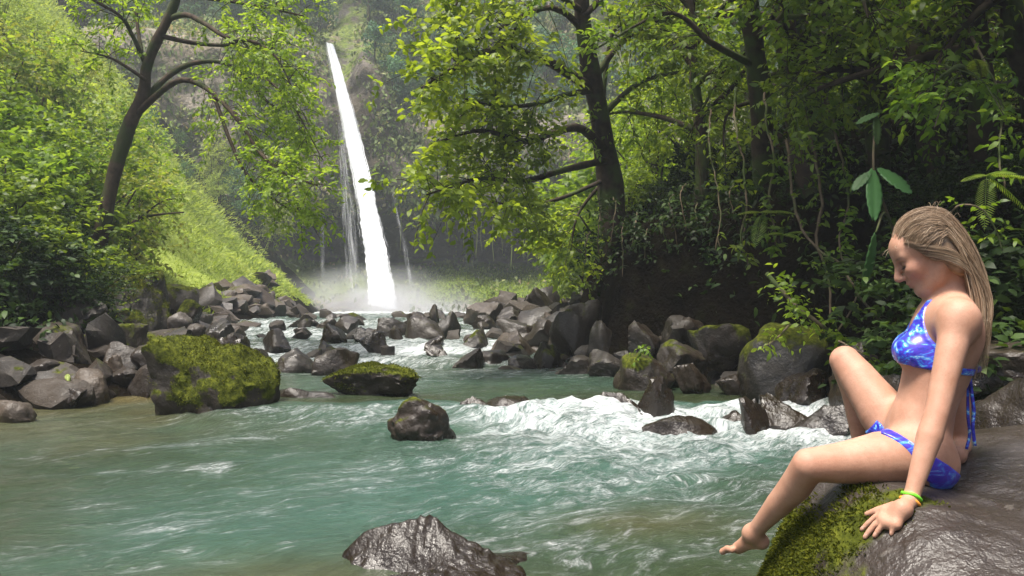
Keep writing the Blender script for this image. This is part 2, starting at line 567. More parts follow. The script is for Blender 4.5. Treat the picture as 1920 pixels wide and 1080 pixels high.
def streak(x0, y0, x1, y1, wd):
    a = np.array([x0, y0]); b = np.array([x1, y1]); ab = b - a
    t = np.clip(((Xw - a[0]) * ab[0] + (Yw - a[1]) * ab[1]) / (ab @ ab), 0, 1)
    dd = np.hypot(Xw - a[0] - t * ab[0] + .15 * nzw, Yw - a[1] - t * ab[1] + .2 * nzw)
    return np.exp(-(dd / wd) ** 2) * (1 - .35 * t)
foam = core + .55 * right_rap
foam = np.maximum(foam, .50 * streak(-.9, 6.9, -2.9, 5.2, .26))
foam = np.maximum(foam, .38 * streak(-1.6, 5.0, -2.6, 4.5, .22))
foam = np.maximum(foam, .52 * streak(.1, 5.7, 1.6, 4.7, .55))
foam = np.maximum(foam, .34 * streak(1.3, 5.2, -.3, 3.9, .45))
foam = np.maximum(foam, .30 * streak(-.2, 5.3, -1.7, 3.3, .35))
foam = np.maximum(foam, .30 * streak(-1.9, 4.0, -1.2, 3.2, .2))
foam = np.maximum(foam, .33 * streak(.5, 3.5, 1.0, 3.1, .2))
foam = np.maximum(foam, .44 * streak(.6, 6.2, -.9, 4.6, .5))
foam = np.maximum(foam, .40 * streak(1.6, 6.0, 1.2, 4.2, .45))
foam = np.maximum(foam, .42 * streak(-.25, 3.3, .2, 3.05, .16))
foam = foam + .10 + .10 * nzw * sstep(7, 5.5, Yw)
casc = sstep(10.6, 11.6, Yw)
wst = wlev(Xw, Yw + .12) - wlev(Xw, Yw - .12)
foam = np.where(Yw > 7.3, .16 + .35 * sstep(8.8, 11, Yw) + .06 * nzw, foam)
foam = foam * (1 - casc) + casc * (.64 + .28 * nzw + 3.5 * np.clip(wst, 0, .14))
foam = np.where(Yw > 19.5, .45 + .55 * sstep(28, 40, Yw), foam)
dl = np.clip(Xw - xl(Yw), 0, 9)
shal = sstep(1.7, .2, dl) * sstep(4.5, 6.5, Yw) * sstep(10, 8.5, Yw)
shal = np.maximum(shal, .75 * sstep(-1.6, -4.2, Xw + .5 * nzw) * sstep(5.0, 6.2, Yw) * sstep(9, 8, Yw) * (1 - sstep(.2, .5, foam)))
shal = np.maximum(shal, .55 * np.exp(-(((Xw - .55) / .35) ** 2 + ((Yw - 3.75) / .25) ** 2)))
shal = np.maximum(shal, .45 * np.exp(-(((Xw + .75) / .45) ** 2 + ((Yw - 2.95) / .3) ** 2)))
shal = np.maximum(shal, sstep(.8, .0, xr(Yw) - Xw) * sstep(5.5, 7, Yw) * sstep(12, 10, Yw) * .8)
foam = foam * (1 - .5 * shal)
aer = np.clip(.10 + 1.0 * np.exp(-np.maximum(s, 0) / 2.6) * np.interp(Xw, [-3.5, -1.5, 0, 2, 3], [.25, .6, 1, .8, .3]) * (s > -.3) + .25 * nzw
              + .75 * streak(.9, 5.4, -1.2, 3.6, .8) + .45 * sstep(7.3, 9.5, Yw), 0, 1)
th = math.radians(222)
al = Xw * math.cos(th) + Yw * math.sin(th)
ac = -Xw * math.sin(th) + Yw * math.cos(th)
wrp = .35 * fbm(p3(Xw * .6, Yw * .6), 3, 77)
flow = np.stack([al + wrp, ac + .6 * wrp + .12 * fbm(p3(Xw * 1.4, Yw * 1.4), 3, 78), 0 * al], -1)
rough = np.clip(.30 + 1.3 * core + .8 * right_rap + .7 * casc, 0, 1.6) * (1 - .55 * shal)
wav = .030 * fbm(np.stack([al * 1.5, ac * 3.2, 0 * al], -1), 4, 51) + .018 * fbm(np.stack([al * 5, ac * 8, 0 * al], -1), 3, 52)
hump = .02 * np.exp(-((s - .55) / .35) ** 2) * A * (.6 + .5 * nzw) * sstep(-.3, .3, Xw)
Zw = W + wav * rough * 1.25 + hump + .03 * core * fbm(p3(Xw * 7, Yw * 7), 3, 53)
river = link('river', make_mesh('river', np.stack([Xw, Yw, Zw], -1).reshape(-1, 3), [grid_faces(*Xw.shape)],
             {'foam': foam.ravel(), 'aer': aer.ravel(), 'shal': shal.ravel(), 'flow': flow.reshape(-1, 3)}), M['water'])
tag(river, kind='structure')

# ------------------------------------------------------------------ the cliff behind the plunge pool and the hill above it
prof = np.array([[45.0, .3], [46.5, .65], [49, 1.3], [51.5, 2.1], [54, 2.9], [55.5, 3.3], [57, 4.0], [57.6, 5.0], [57, 5.9], [54.5, 6.35], [52.2, 6.6],
                 [51.3, 7.2], [50.9, 8.5], [50.9, 10.5], [51.2, 13], [51.8, 15.6], [53.5, 16.8], [57, 18.6], [62, 22.5], [70, 29], [82, 38], [100, 50], [125, 62]])
mild = np.array([[45.0, .3], [46, .9], [47, 1.9], [48, 2.9], [48.8, 3.7], [49.3, 4.3], [49.8, 4.9], [50.2, 5.5], [50.4, 6.0], [50.5, 6.4], [50.6, 6.8],
                 [50.8, 7.4], [50.9, 8.5], [51, 10.5], [51.3, 13], [51.8, 15.6], [53.5, 16.8], [57, 18.6], [62, 22.5], [70, 29], [82, 38], [100, 50], [125, 62]])
tt = np.linspace(0, len(prof) - 1, 210)
Xc = np.linspace(-62, 62, 330)
pr = np.stack([np.interp(tt, np.arange(len(prof)), prof[:, k]) for k in (0, 1)], -1)
mi = np.stack([np.interp(tt, np.arange(len(prof)), mild[:, k]) for k in (0, 1)], -1)
rs = sstep(-15.5, -11.5, Xc) * sstep(16, 11, Xc)
PY = pr[:, None, 0] * rs + mi[:, None, 0] * (1 - rs)
PZ = pr[:, None, 1] * rs + mi[:, None, 1] * (1 - rs)
XX = np.repeat(Xc[None, :], len(tt), 0)
PZ = np.where(PZ > 7, 7 + (PZ - 7) * (1 - .42 * sstep(-9.2, -6.0, XX) * sstep(66, 53, PY)), PZ)
PY = PY - .010 * (XX + 4) ** 2 * sstep(60, 52, PY)
q = p3(XX * .16, PZ * .16, PY * .05)
facea = sstep(6.5, 8, PZ)
PY = PY + (1.5 * fbm(q, 5, 61)) * (.35 + .65 * facea) + .8 * facea * np.abs(vnoise(q * 3.1, 65))
PY = PY + 1.6 * np.exp(-((XX + 10.4 - (16 - PZ) * .18) / 1.3) ** 2) * facea * sstep(19, 15, PZ)      # the notch the fall has cut
PZ = PZ + .35 * fbm(q * 2.2, 3, 62) + 2.2 * sstep(56, 66, PY) * fbm(p3(XX * .12, PY * .12), 3, 64)
PZ = PZ - 1.3 * np.exp(-((XX + 10.6) / 1.5) ** 2) * sstep(13, 16, PZ) * sstep(60, 55, PY)
mossC = .75 * sstep(3.9, 3.2, PZ) * sstep(48, 50.5, PY + .01 * (XX + 4) ** 2) * (1 - .7 * np.exp(-((XX + 6.5) / 2.6) ** 2)) + .25 * sstep(52.5, 55, PY) * sstep(8, 9, PZ) + .34
wetC = np.clip(sstep(7.2, 6.2, PZ) * sstep(3.0, 4.2, PZ) + np.exp(-((XX + 8.2) / 2.4) ** 2) * .8, 0, 1)
Gc = np.stack([XX, PY, PZ], -1)
cliff = link('cliff', make_mesh('cliff', Gc.reshape(-1, 3), [grid_faces(*XX.shape)], {'moss': mossC.ravel(), 'wet': wetC.ravel()}), M['cliff'])
tag(cliff, kind='structure')

# ------------------------------------------------------------------ the waterfall
fl_l = np.array([[608, 78], [624, 160], [640, 250], [655, 330], [668, 410], [678, 490], [684, 560], [672, 606]], float)
fl_r = np.array([[628, 84], [650, 150], [676, 235], [700, 330], [717, 400], [733, 470], [747, 540], [768, 606]], float)
wf = empty('waterfall', at(716, 596, 47))
tag(wf, 'tall white waterfall dropping from the notch in the cliff into the pool', 'waterfall')
def fall_sheet(name, L, R, d0, d1, m, nr=220, nc=28, bulge=.45, body=1.0, seed=0, edge=.28):
    L, R = smooth_line(L, nr), smooth_line(R, nr)
    v = np.linspace(0, 1, nr)[:, None]
    u = np.linspace(0, 1, nc)[None, :]
    d = d0 + (d1 - d0) * v ** 1.3
    px = L[:, 0:1] * (1 - u) + R[:, 0:1] * u
    py = L[:, 1:2] * (1 - u) + R[:, 1:2] * u
    d = d + 0 * u - bulge * np.sin(np.pi * u) ** .6
    x = (px - 960) / FPX * d; z = CAMZ - (py - HY) / FPX * d
    nzz = fbm(p3(u * 5 + 0 * v, v * 3.2 + 0 * u, seed), 4, 71)
    d2 = d - .10 * nzz * np.sin(np.pi * u)
    x = x + (.07 * fbm(p3(u * 2 + 0 * v, v * 13 + 0 * u, seed + 3), 4, 72) + .06 * fbm(p3(u * 2 + 0 * v, v * 90, seed + 3), 2, 73)) * (.3 + v) * np.abs(2 * u - 1)
    bd = body * (sstep(0, edge, u) * sstep(1, 1 - edge, u)) * (.75 + .25 * sstep(0, .05, v)) + 0 * v
    V = np.stack([x, d2 + 0 * x, z], -1).reshape(-1, 3)
    fl = np.stack([(u * 3 + 0 * v), (v * 18 + 0 * u), 0 * u * v + seed], -1).reshape(-1, 3)
    o = link(name, make_mesh(name, V, [grid_faces(nr, nc)], {'flow': fl, 'body': bd.ravel()}), m)
    o.parent = wf
    o.matrix_parent_inverse = wf.matrix_world.inverted() if False else o.matrix_parent_inverse
    o.location = -np.array(wf.location)
    return o
fall_sheet('falling_water', fl_l, fl_r, 52.0, 47.0, M['fall'], bulge=.3, body=1.12, edge=.42)
fall_sheet('falling_water', fl_l + [-5, 6], fl_r + [4, 2], 52.3, 47.4, M['veil'], bulge=.1, body=.9, seed=5, edge=.45)
fall_sheet('side_veil', np.array([[626, 225], [628, 300], [628, 400], [632, 500], [640, 596]], float), np.array([[648, 225], [662, 300], [676, 400], [690, 500], [702, 596]], float),
           50.6, 48.6, M['veil'], 120, 16, .2, .52, 9, .45)
fall_sheet('side_veil', np.array([[598, 395], [596, 440], [597, 500], [598, 560]], float), np.array([[610, 395], [612, 440], [614, 500], [616, 560]], float),
           50.3, 49.6, M['veil'], 80, 10, .1, .42, 12, .4)
fall_sheet('side_veil', np.array([[730, 350], [742, 420], [752, 480], [762, 560]], float), np.array([[738, 350], [756, 420], [772, 480], [790, 560]], float),
           48.8, 47.6, M['veil'], 80, 10, .1, .45, 15, .45)

# mist at the foot of the fall and the damp air of the whole gorge
def volume_mat(name, dens, col, hetero=None):
    k = NT(name)
    k.t.nodes.remove(k.b)
    pv = k.n('ShaderNodeVolumePrincipled')
    pv.inputs['Color'].default_value = (*col, 1)
    pv.inputs['Density'].default_value = dens
    pv.inputs['Anisotropy'].default_value = .3
    if hetero:
        tc = k.objco()
        g = k.n('ShaderNodeTexGradient', gradient_type='SPHERICAL'); k.l(tc, g.inputs[0])
        n = k.noise(2.4, 3, .6, tc)
        f = k.math('MULTIPLY', k.math('POWER', g.outputs['Fac'], 1.3), k.maprange(n, .3, .75, .15, 1.4))
        k.l(k.math('MULTIPLY', f, dens), pv.inputs['Density'])
    k.l(pv.outputs[0], k.out.inputs['Volume'])
    if not hetero: k.m.cycles.homogeneous_volume = True
    return k.m
def ico(sub):
    bm = bmesh.new()
    bmesh.ops.create_icosphere(bm, subdivisions=sub, radius=1.0)
    V = np.array([v.co[:] for v in bm.verts]); F = np.array([[v.index for v in f.verts] for f in bm.faces])
    bm.free()
    return V, F
ICO = {k: ico(k) for k in (2, 3, 4, 5)}
mist = link('mist', make_mesh('mist', *[ICO[3][0], [ICO[3][1]]]), volume_mat('mist', 1.0, (.93, .95, 1.0), True))
mist.location = at(700, 592, 46.2)
mist.scale = (6.6, 4.2, 2.9)
tag(mist, 'white spray drifting at the foot of the waterfall', 'mist', kind='stuff')
HAZE = .0019
if HAZE:
    hz = np.array([[x, y, z] for x in (-70, 70) for y in (-14, 128) for z in (-1.6, 66)], float)
    hf = np.array([[0, 1, 3, 2], [4, 6, 7, 5], [0, 4, 5, 1], [2, 3, 7, 6], [0, 2, 6, 4], [1, 5, 7, 3]])
    haze = link('haze', make_mesh('haze', hz, [hf], smooth=False), volume_mat('haze', HAZE, (.86, .92, 1.0)))
    tag(haze, 'thin pale damp air filling the gorge', 'haze', kind='stuff')

# ------------------------------------------------------------------ rocks
def rock_shape(seed, sub=4, sharp=14, nplanes=11, noise=.06, flat=1.0):
    rnd = sharp <= 8
    nplanes = 26 if rnd else nplanes
    sharp = sharp * 1.7
    r_ = np.random.default_rng(seed)
    V, F = ICO[sub]
    N = nrm(r_.normal(size=(nplanes, 3)))
    d = r_.uniform(.78 if rnd else .5, 1.0, nplanes)
    dot = np.maximum(V @ N.T / d, 0)
    r = 1.0 / np.maximum((dot ** sharp).sum(1), 1e-6) ** (1.0 / sharp)
    r = np.minimum(r, 1.5)
    P = V * r[:, None]
    o = r_.uniform(-50, 50, 3)
    P = P * (1 + noise * 1.3 * fbm(P * 1.6 + o, 4, seed % 97)[:, None] + noise * .7 * fbm(P * 4 + o, 3, seed % 89)[:, None] - .05 * np.maximum(0, .35 - np.abs(vnoise(P * 1.9 + o, 7)))[:, None])
    P -= (P.max(0) + P.min(0)) / 2
    P /= (P.max(0) - P.min(0)) / 2
    return P, F, o

def vnormals(V, F):
    n = np.cross(V[F[:, 1]] - V[F[:, 0]], V[F[:, 2]] - V[F[:, 0]])
    N = np.zeros_like(V)
    for k in range(3): np.add.at(N, F[:, k], n)
    return nrm(N)

def rock(name, px0, px1, ytop, ybase, d, label, seed, moss=0.0, wet=.25, sharp=14, mat='rock', sub=4, deep=.9, sink=.45, rz=0., noise=.09, group=None, cat='rock', tilt=0.):
    """a boulder that fills the given width and height of the photograph at distance d"""
    w = (px1 - px0) / FPX * d
    h = (ybase - ytop) / FPX * d
    P, F, o = rock_shape(seed, sub, sharp, noise=noise)
    c, s_ = math.cos(rz), math.sin(rz)
    if tilt:
        ct, st = math.cos(tilt), math.sin(tilt)
        P = np.stack([P[:, 0] * ct - P[:, 2] * st, P[:, 1], P[:, 0] * st + P[:, 2] * ct], -1)
        P -= (P.max(0) + P.min(0)) / 2
        P /= (P.max(0) - P.min(0)) / 2
    ht = h * (1 + sink)
    Q = P * np.array([w / 2, max(w * deep, h * .8) / 2, ht / 2])
    zc = -ht / 2 + h
    N = vnormals(Q, F)
    hgt = Q[:, 2] + zc if False else Q[:, 2] + ht / 2 - h * sink
    up = sstep(-.15, .75, N[:, 2])
    moss = moss * 1.15 + .06
    mo = moss * (.35 + .75 * up) + .30 * moss * fbm(Q * 5 + o, 4, 3) - (.35 * sstep(.30, .05, hgt / max(h, .01)) if moss else 0)
    if moss > .55:                              # cushions of moss stand proud of the stone
        Q = Q + N * (.035 * max(h, .25) * sstep(.4, .75, mo) * (.6 + .9 * fbm(Q * 9 + o, 4, 8)))[:, None]
    wt = np.clip(wet + .25 + .7 * sstep(.22, .02, hgt / max(h, .01)) + .2 * fbm(Q * 3 + o, 3, 5), 0, 1)
    me = crisp(make_mesh(name, Q, [F], {'moss': np.clip(mo, 0, 1), 'wet': wt}, True), 38)
    ob = link(name, me, M[mat])
    base = at((px0 + px1) / 2, ybase, d)
    ob.location = base + np.array([0, 0, -h * sink + ht / 2])
    ob.rotation_euler = (0, 0, rz)
    if moss > .5 and sub == 5: moss_tufts(ob, Q, N, np.clip(mo - .42 + .3 * fbm(Q * 7 + o, 3, 21), 0, 1), 9000, .016, seed)
    tag(ob, label, cat, group)
    return ob

def moss_tufts(parent, Vv, Nv, w, n, size, seed):
    """fuzzy moss: very small blades standing on the mossy part of a rock"""
    r2 = np.random.default_rng(seed)
    w = np.maximum(w, 0); w = w / w.sum()
    i = r2.choice(len(Vv), n, p=w)
    Pm = Vv[i] + r2.normal(size=(n, 3)) * size * .8
    Pm = Pm - Nv[i] * ((Pm - Vv[i]) * Nv[i]).sum(1, keepdims=True)
    ls = size * r2.uniform(.5, 1.5, n)
    V_, F_, ix = leaves(Pm - Nv[i] * size * .2, Nv[i] * .8 + .7 * r2.normal(size=(n, 3)), r2.normal(size=(n, 3)), ls, ls * .4, .1, .3, 1)
    return link('moss', make_mesh('moss', V_, F_, {'tint': r2.uniform(0, 1, n)[ix]}), M['leaf_moss'], parent)
M['leaf_moss'] = leaf_mat('moss blades', [(0, (.03, .038, .005)), (.5, (.075, .09, .010)), (1, (.14, .15, .018))], .3, .8, .05, var=.02)

def dw(y, z=0.0):                               # distance of the water line seen at picture row y
    return (CAMZ - z) * FPX / (y - HY)

B = 'boulder'
# in the lower pool
rock('mossy_boulder', 290, 534, 630, 782, dw(776), 'large rounded boulder thickly covered in bright green moss at the pool edge', 19, .95, .1, 7, sub=5, deep=.9, noise=.11, cat=B)
rock('mossy_boulder', 602, 790, 682, 742, dw(740, .12), 'low flat boulder with green moss on its left half, in midstream', 23, .62, .2, 9, sub=5, deep=.7, noise=.08, cat=B)
rock(B, 728, 858, 740, 822, dw(816), 'olive brown boulder standing alone at the lip of the rapid', 38, .30, .35, 7, sub=5, noise=.10, cat=B)
rock(B, 500, 690, 724, 768, dw(768), 'low wet brown slab between the two mossy boulders', 52, .12, .5, 9, deep=.6, sink=1.0)
rock(B, -10, 66, 748, 792, dw(788), 'smooth grey stone in the shallows at the left edge', 57, 0, .2, 6, mat='rock_pale', cat='stone')
# the ledge under the rapid
rock(B, 856, 940, 742, 790, 7.2, 'small dark wet rock beside the alone standing olive boulder', 61, 0, 1., 10, sink=.8)
rock(B, 900, 1030, 741, 794, 7.12, 'wet rounded rock with water sliding over it in the rapid', 62, 0, 1., 7, sink=1.0)
rock(B, 1046, 1146, 746, 796, 7.08, 'low streaming rock in the middle of the rapid', 63, 0, 1., 9, sink=1.0)
rock(B, 1118, 1232, 736, 790, 7.1, 'dark wet rock at the right end of the rapid', 64, 0, .9, 12, sink=.8)
rock(B, 1196, 1268, 700, 790, 7.0, 'tall black wet rock rising beside the rapid', 65, 0, .9, 18, sink=.6, cat=B)
rock(B, 1200, 1350, 776, 820, 6.45, 'flat rust brown rock awash below the tall black rock', 66, 0, .6, 8, sink=1.2, mat='rock')
rock(B, 1384, 1446, 742, 806, 6.5, 'upright dark stub of rock in the side channel', 67, 0, .9, 18, sink=.7)
rock(B, 1424, 1520, 738, 800, 6.7, 'wet ridged rock right of the upright stub', 68, 0, .9, 12, sink=.7)
rock(B, 1480, 1600, 756, 826, 6.2, 'wet brown rock behind the raised knee', 69, 0, .9, 10, sink=.7)
rock(B, 1330, 1400, 768, 806, 6.7, 'small wet stone splashed by the side channel', 70, 0, .9, 10, sink=.8)
# middle cascade
for i, (a, b, t, bs, d, lab, mo, we, sh, mt) in enumerate([
    (516, 606, 652, 706, 10.6, 'rounded grey boulder in the pool behind the mossy slab', .1, .5, 8, 'rock'),
    (586, 672, 650, 702, 10.2, 'dark brown block leaning on the rounded grey boulder', .15, .4, 16, 'rock'),
    (486, 550, 615, 654, 13.2, 'grey pointed boulder in the left white chute', .05, .5, 14, 'rock'),
    (598, 652, 606, 642, 13.8, 'dark tilted block above the left chute', .05, .6, 20, 'rock'),
    (664, 708, 612, 644, 14.0, 'black jagged rock in the middle of the cascade', 0, .8, 20, 'rock'),
    (676, 730, 620, 666, 12.8, 'rock veiled in white water below the black jagged one', 0, .9, 9, 'rock'),
    (536, 600, 588, 612, 17.5, 'dark twin topped rock on the left of the cascade crest', 0, .5, 16, 'rock'),
    (592, 640, 596, 620, 16.5, 'small rounded rock beside the twin topped rock', 0, .5, 8, 'rock'),
    (706, 768, 594, 626, 16.0, 'pale topped rock under the foot of the waterfall', 0, .4, 16, 'rock'),
    (724, 764, 610, 656, 14.2, 'brown rock at the left foot of the big round boulder', .05, .5, 12, 'rock'),
    (758, 840, 584, 662, 14.6, 'big round brown boulder in the centre of the cascade', .12, .3, 8, 'rock'),
    (814, 864, 584, 636, 15.2, 'brown boulder touching the right side of the big round one', .15, .3, 10, 'rock'),
    (804, 824, 570, 600, 16.2, 'small upright stone perched on the big round boulder', .3, .2, 16, 'rock'),
    (762, 790, 584, 606, 16.4, 'small grey stone behind the big round boulder', 0, .3, 12, 'rock_pale'),
    (790, 832, 628, 656, 13.0, 'low black rock with a white collar of foam', 0, .9, 10, 'rock'),
    (798, 846, 644, 682, 11.9, 'squared dark block at the foot of the cascade', .05, .7, 24, 'rock'),
    (852, 918, 612, 660, 13.4, 'pyramid shaped boulder with an olive top in the right chute', .3, .4, 14, 'rock'),
    (838, 912, 652, 694, 11.3, 'flat faced dark rock at the right foot of the cascade', .1, .5, 22, 'rock'),
    (880, 960, 656, 694, 11.6, 'brown wedge beside the flat faced dark rock', .12, .4, 16, 'rock'),
    (902, 1018, 620, 668, 12.6, 'long slab with a smooth pale wet top', 0, .35, 24, 'rock_pale'),
    (930, 1010, 596, 634, 14.2, 'dark slab lying above the long pale slab', 0, .4, 18, 'rock'),
    (868, 946, 566, 608, 18.5, 'broad slab with a pale sloping face right of the waterfall', 0, .3, 20, 'rock_pale'),
    (884, 934, 590, 618, 16.5, 'dark block propping up the broad sloping slab', 0, .5, 14, 'rock'),
    (930, 984, 574, 612, 17.0, 'rust brown rock between the slabs and the overhanging boulder', 0, .3, 14, 'rock'),
    (966, 1042, 538, 596, 19.0, 'big dark overhanging boulder at the top of the right rubble', .05, .3, 14, 'rock'),
    (930, 980, 640, 676, 12.2, 'dark wet rock under the long pale slab', 0, .7, 14, 'rock'),
    (950, 1010, 664, 696, 11.3, 'low dark rocks edge by the calm pool', .05, .6, 14, 'rock'),
    (1000, 1060, 640, 690, 11.2, 'mossy dark rock at the corner of the bank', .35, .4, 10, 'rock'),
    (1036, 1112, 664, 714, 10.4, 'reddish brown wedge shaped rock at the calm pool', .05, .35, 22, 'rock'),
    (1030, 1130, 560, 664, 11.8, 'dark leaning rock at the corner of the right bank', .22, .3, 10, 'rock'),
]):
    rock(B if bs - t > 40 else 'rock', a, b, t, bs, d, lab, 100 + i * 7, mo, we, sh, mt, sub=4, cat=B if bs - t > 40 else 'rock', sink=.55)
# right bank
for i, (a, b, t, bs, d, lab, mo, we, sh, mt) in enumerate([
    (1100, 1176, 655, 712, 10.0, 'dark block left of the olive bank boulder', .1, .4, 16, 'rock'),
    (1150, 1262, 660, 742, 8.4, 'olive brown boulder at the right edge of the calm pool', .35, .35, 8, 'rock'),
    (1232, 1326, 636, 702, 8.6, 'ochre brown boulder resting on the olive bank boulder', .25, .25, 14, 'rock'),
    (1262, 1332, 680, 738, 8.0, 'pale ridged rock below the ochre boulder', .02, .5, 20, 'rock'),
    (1290, 1402, 606, 668, 8.9, 'rounded boulder with a mossy cap under the bank', .5, .2, 9, 'rock'),
    (1384, 1560, 606, 746, 7.6, 'huge dark boulder with moss streaks under the leafy branch', .42, .25, 8, 'rock'),
    (1340, 1402, 700, 742, 7.9, 'low brown rock at the foot of the huge dark boulder', .05, .6, 12, 'rock'),
    (1460, 1560, 690, 752, 7.1, 'black wet rock in front of the huge dark boulder', 0, .9, 14, 'rock'),
    (1176, 1240, 600, 660, 9.9, 'dark shaded boulder deep under the bank', .1, .2, 12, 'rock'),
    (1096, 1170, 600, 668, 11.0, 'shaded rock behind the leaning one at the bank corner', .1, .2, 14, 'rock'),
    (1240, 1320, 590, 646, 9.6, 'brown shaded rock behind the ochre boulder', .15, .2, 12, 'rock'),
    (1560, 1660, 640, 770, 6.6, 'dark boulder behind the raised shin', .15, .4, 12, 'rock'),
    (1760, 1960, 640, 706, 5.1, 'long grey rock behind the back of the seated woman', .1, .35, 14, 'rock'),
    (1810, 1990, 690, 800, 4.5, 'wet grey boulder at the right edge behind the hero slab', .05, .6, 12, 'rock'),
    (1640, 1800, 700, 830, 5.6, 'dark wet boulder behind the waist of the seated woman', .05, .6, 12, 'rock'),
]):
    lab = lab.replace('behind the hero slab', 'above the big seat rock')
    rock(B, a, b, t, bs, d, lab, 400 + i * 11, mo * 1.0 + .05, we, sh, mt, sub=4, cat=B, sink=.5)
# left bank
for i, (a, b, t, bs, d, lab, mo, we, sh, mt) in enumerate([
    (28, 196, 602, 712, 9.2, 'broad brown boulder with grass creeping over its right side', .30, .15, 9, 'rock'),
    (148, 206, 582, 624, 10.6, 'flat topped grey block above the broad brown boulder', .08, .1, 24, 'rock'),
    (184, 276, 606, 668, 10.0, 'rounded mossy boulder in the middle of the left bank', .45, .15, 9, 'rock'),
    (246, 356, 612, 694, 9.0, 'angular grey boulder with a split face above the mossy one', .05, .2, 24, 'rock'),
    (314, 362, 584, 616, 11.0, 'small round pale boulder perched on the angular grey one', 0, .1, 6, 'rock_pale'),
    (346, 386, 606, 640, 10.6, 'dark round rock right of the perched pale boulder', .1, .2, 8, 'rock'),
    (300, 380, 532, 580, 14.5, 'mossy boulder with a bare grey facet below the bright slope', .5, .1, 18, 'rock'),
    (334, 376, 562, 592, 13.4, 'small boulder with a yellow green moss cap', .75, .1, 8, 'rock'),
    (190, 320, 506, 640, 12.2, 'big dark mossy mound of rock under the leaning tree', .5, .1, 7, 'rock'),
    (232, 316, 684, 742, 8.6, 'brown slab lying against the mossy pool boulder', .05, .25, 18, 'rock'),
    (196, 240, 664, 700, 8.9, 'small pale block between the bank boulders', 0, .2, 20, 'rock_pale'),
    (134, 206, 690, 752, 8.2, 'smooth tan stone at the waterline of the left bank', 0, .3, 7, 'rock_pale'),
    (126, 170, 665, 700, 8.8, 'brown pointed stone above the smooth tan one', .05, .2, 16, 'rock'),
    (50, 130, 700, 752, 8.3, 'flat brown stone at the waterline under the broad boulder', .05, .3, 14, 'rock'),
    (-20, 64, 660, 750, 8.5, 'dark brown boulder cut by the left edge', .1, .3, 10, 'rock'),
    (-20, 44, 566, 622, 10.2, 'shaded rock with a flat top at the left edge', .15, .1, 18, 'rock'),
    (-20, 30, 620, 668, 9.4, 'mossy lump at the left edge over the dark boulder', .5, .1, 8, 'rock'),
    (180, 262, 640, 700, 9.3, 'brown arched rock beside the angular grey boulder', .1, .2, 10, 'rock'),
    (380, 440, 596, 640, 13.0, 'dark jumbled rock behind the mossy pool boulder', .1, .5, 18, 'rock'),
    (404, 470, 622, 668, 11.0, 'wet dark rock at the left end of the white chute', .1, .6, 16, 'rock'),
    (440, 520, 652, 704, 9.8, 'dark wet rock right behind the mossy pool boulder', .1, .6, 12, 'rock'),
    (118, 160, 726, 750, 7.9, 'dark pointed stone at the tip of the left shore', .05, .5, 20, 'rock'),
    (420, 450, 530, 556, 26., 'grey rock showing through the bright green slope', .1, .1, 16, 'rock_pale'),
    (352, 378, 566, 586, 19., 'pale rock at the foot of the bright slope', .1, .1, 16, 'rock_pale'),
]):
    rock(B if bs - t > 36 else 'rock', a, b, t, bs, d, lab, 700 + i * 13, mo, we, sh, mt, sub=5 if b - a > 120 else 4, cat=B if bs - t > 36 else 'rock', sink=.5)

# loose rubble: copies of a few shapes, each a rock of its own
protos = []
for i in range(9):
    P, F, o = rock_shape(1500 + i, 2 if i < 5 else 3, 18, 11, .08)
    N = vnormals(P, F)
    mo = (.45 if i % 3 == 0 else .05) * sstep(0, .9, N[:, 2])
    protos.append(crisp(make_mesh('small_rock', P, [F], {'moss': mo, 'wet': np.full(len(P), .15 + .5 * (i % 2))})))
def rubble(n, fx, fy, smin, smax, label, group, mat, name='small_rock', seed=0):
    r_ = np.random.default_rng(seed)
    for i in range(n):
        y = fy(r_); x = fx(r_, y)
        me = protos[r_.integers(len(protos))]
        key = me.name + mat
        if key not in MESHES:
            c = me.copy(); c.materials.append(M[mat]); MESHES[key] = c
        s_ = r_.uniform(smin, smax) * (1.0 if r_.random() > .2 else 1.7)
        o = link(name, MESHES[key])
        o.location = (x, y, float(terrain(x, y)) + .22 * s_)
        o.scale = s_ * r_.uniform(.6, 1.25, 3) * np.array([1, 1, .72])
        o.rotation_euler = r_.uniform(-.5, .5), r_.uniform(-.5, .5), r_.uniform(0, 6.28)
        tag(o, label, 'rock', group)
MESHES = {}
rubble(110, lambda r, y: xl(y) + r.uniform(-.8, .25) * (.6 + y / 40), lambda r: r.uniform(12, 30), .12, .34, 'small tan rock in the pebbly rubble between bright slope and cascade', 'tan rubble beside the cascade', 'rock_pale', seed=1)
rubble(75, lambda r, y: min(xr(y) + r.uniform(-.25, 2.6), xh(y) + r.uniform(-.5, .0)), lambda r: r.uniform(11.5, 26), .12, .34, 'small dark rock in the rubble right of the cascade', 'dark rubble right of the cascade', 'rock', seed=2)
rubble(60, lambda r, y: xl(y) + r.uniform(-1.6, .3), lambda r: r.uniform(7.9, 11), .10, .24, 'small brown stone wedged among the left bank boulders', 'stones among the left bank boulders', 'rock', seed=3)
rubble(55, lambda r, y: xh(y) + r.uniform(-.7, .45), lambda r: r.uniform(6.0, 11.5), .10, .24, 'small shaded stone wedged under the dark right bank', 'stones under the right bank', 'rock', seed=4)
def casc(r, y):
    return r.uniform(xl(y) + .5, xr(y) - .2)
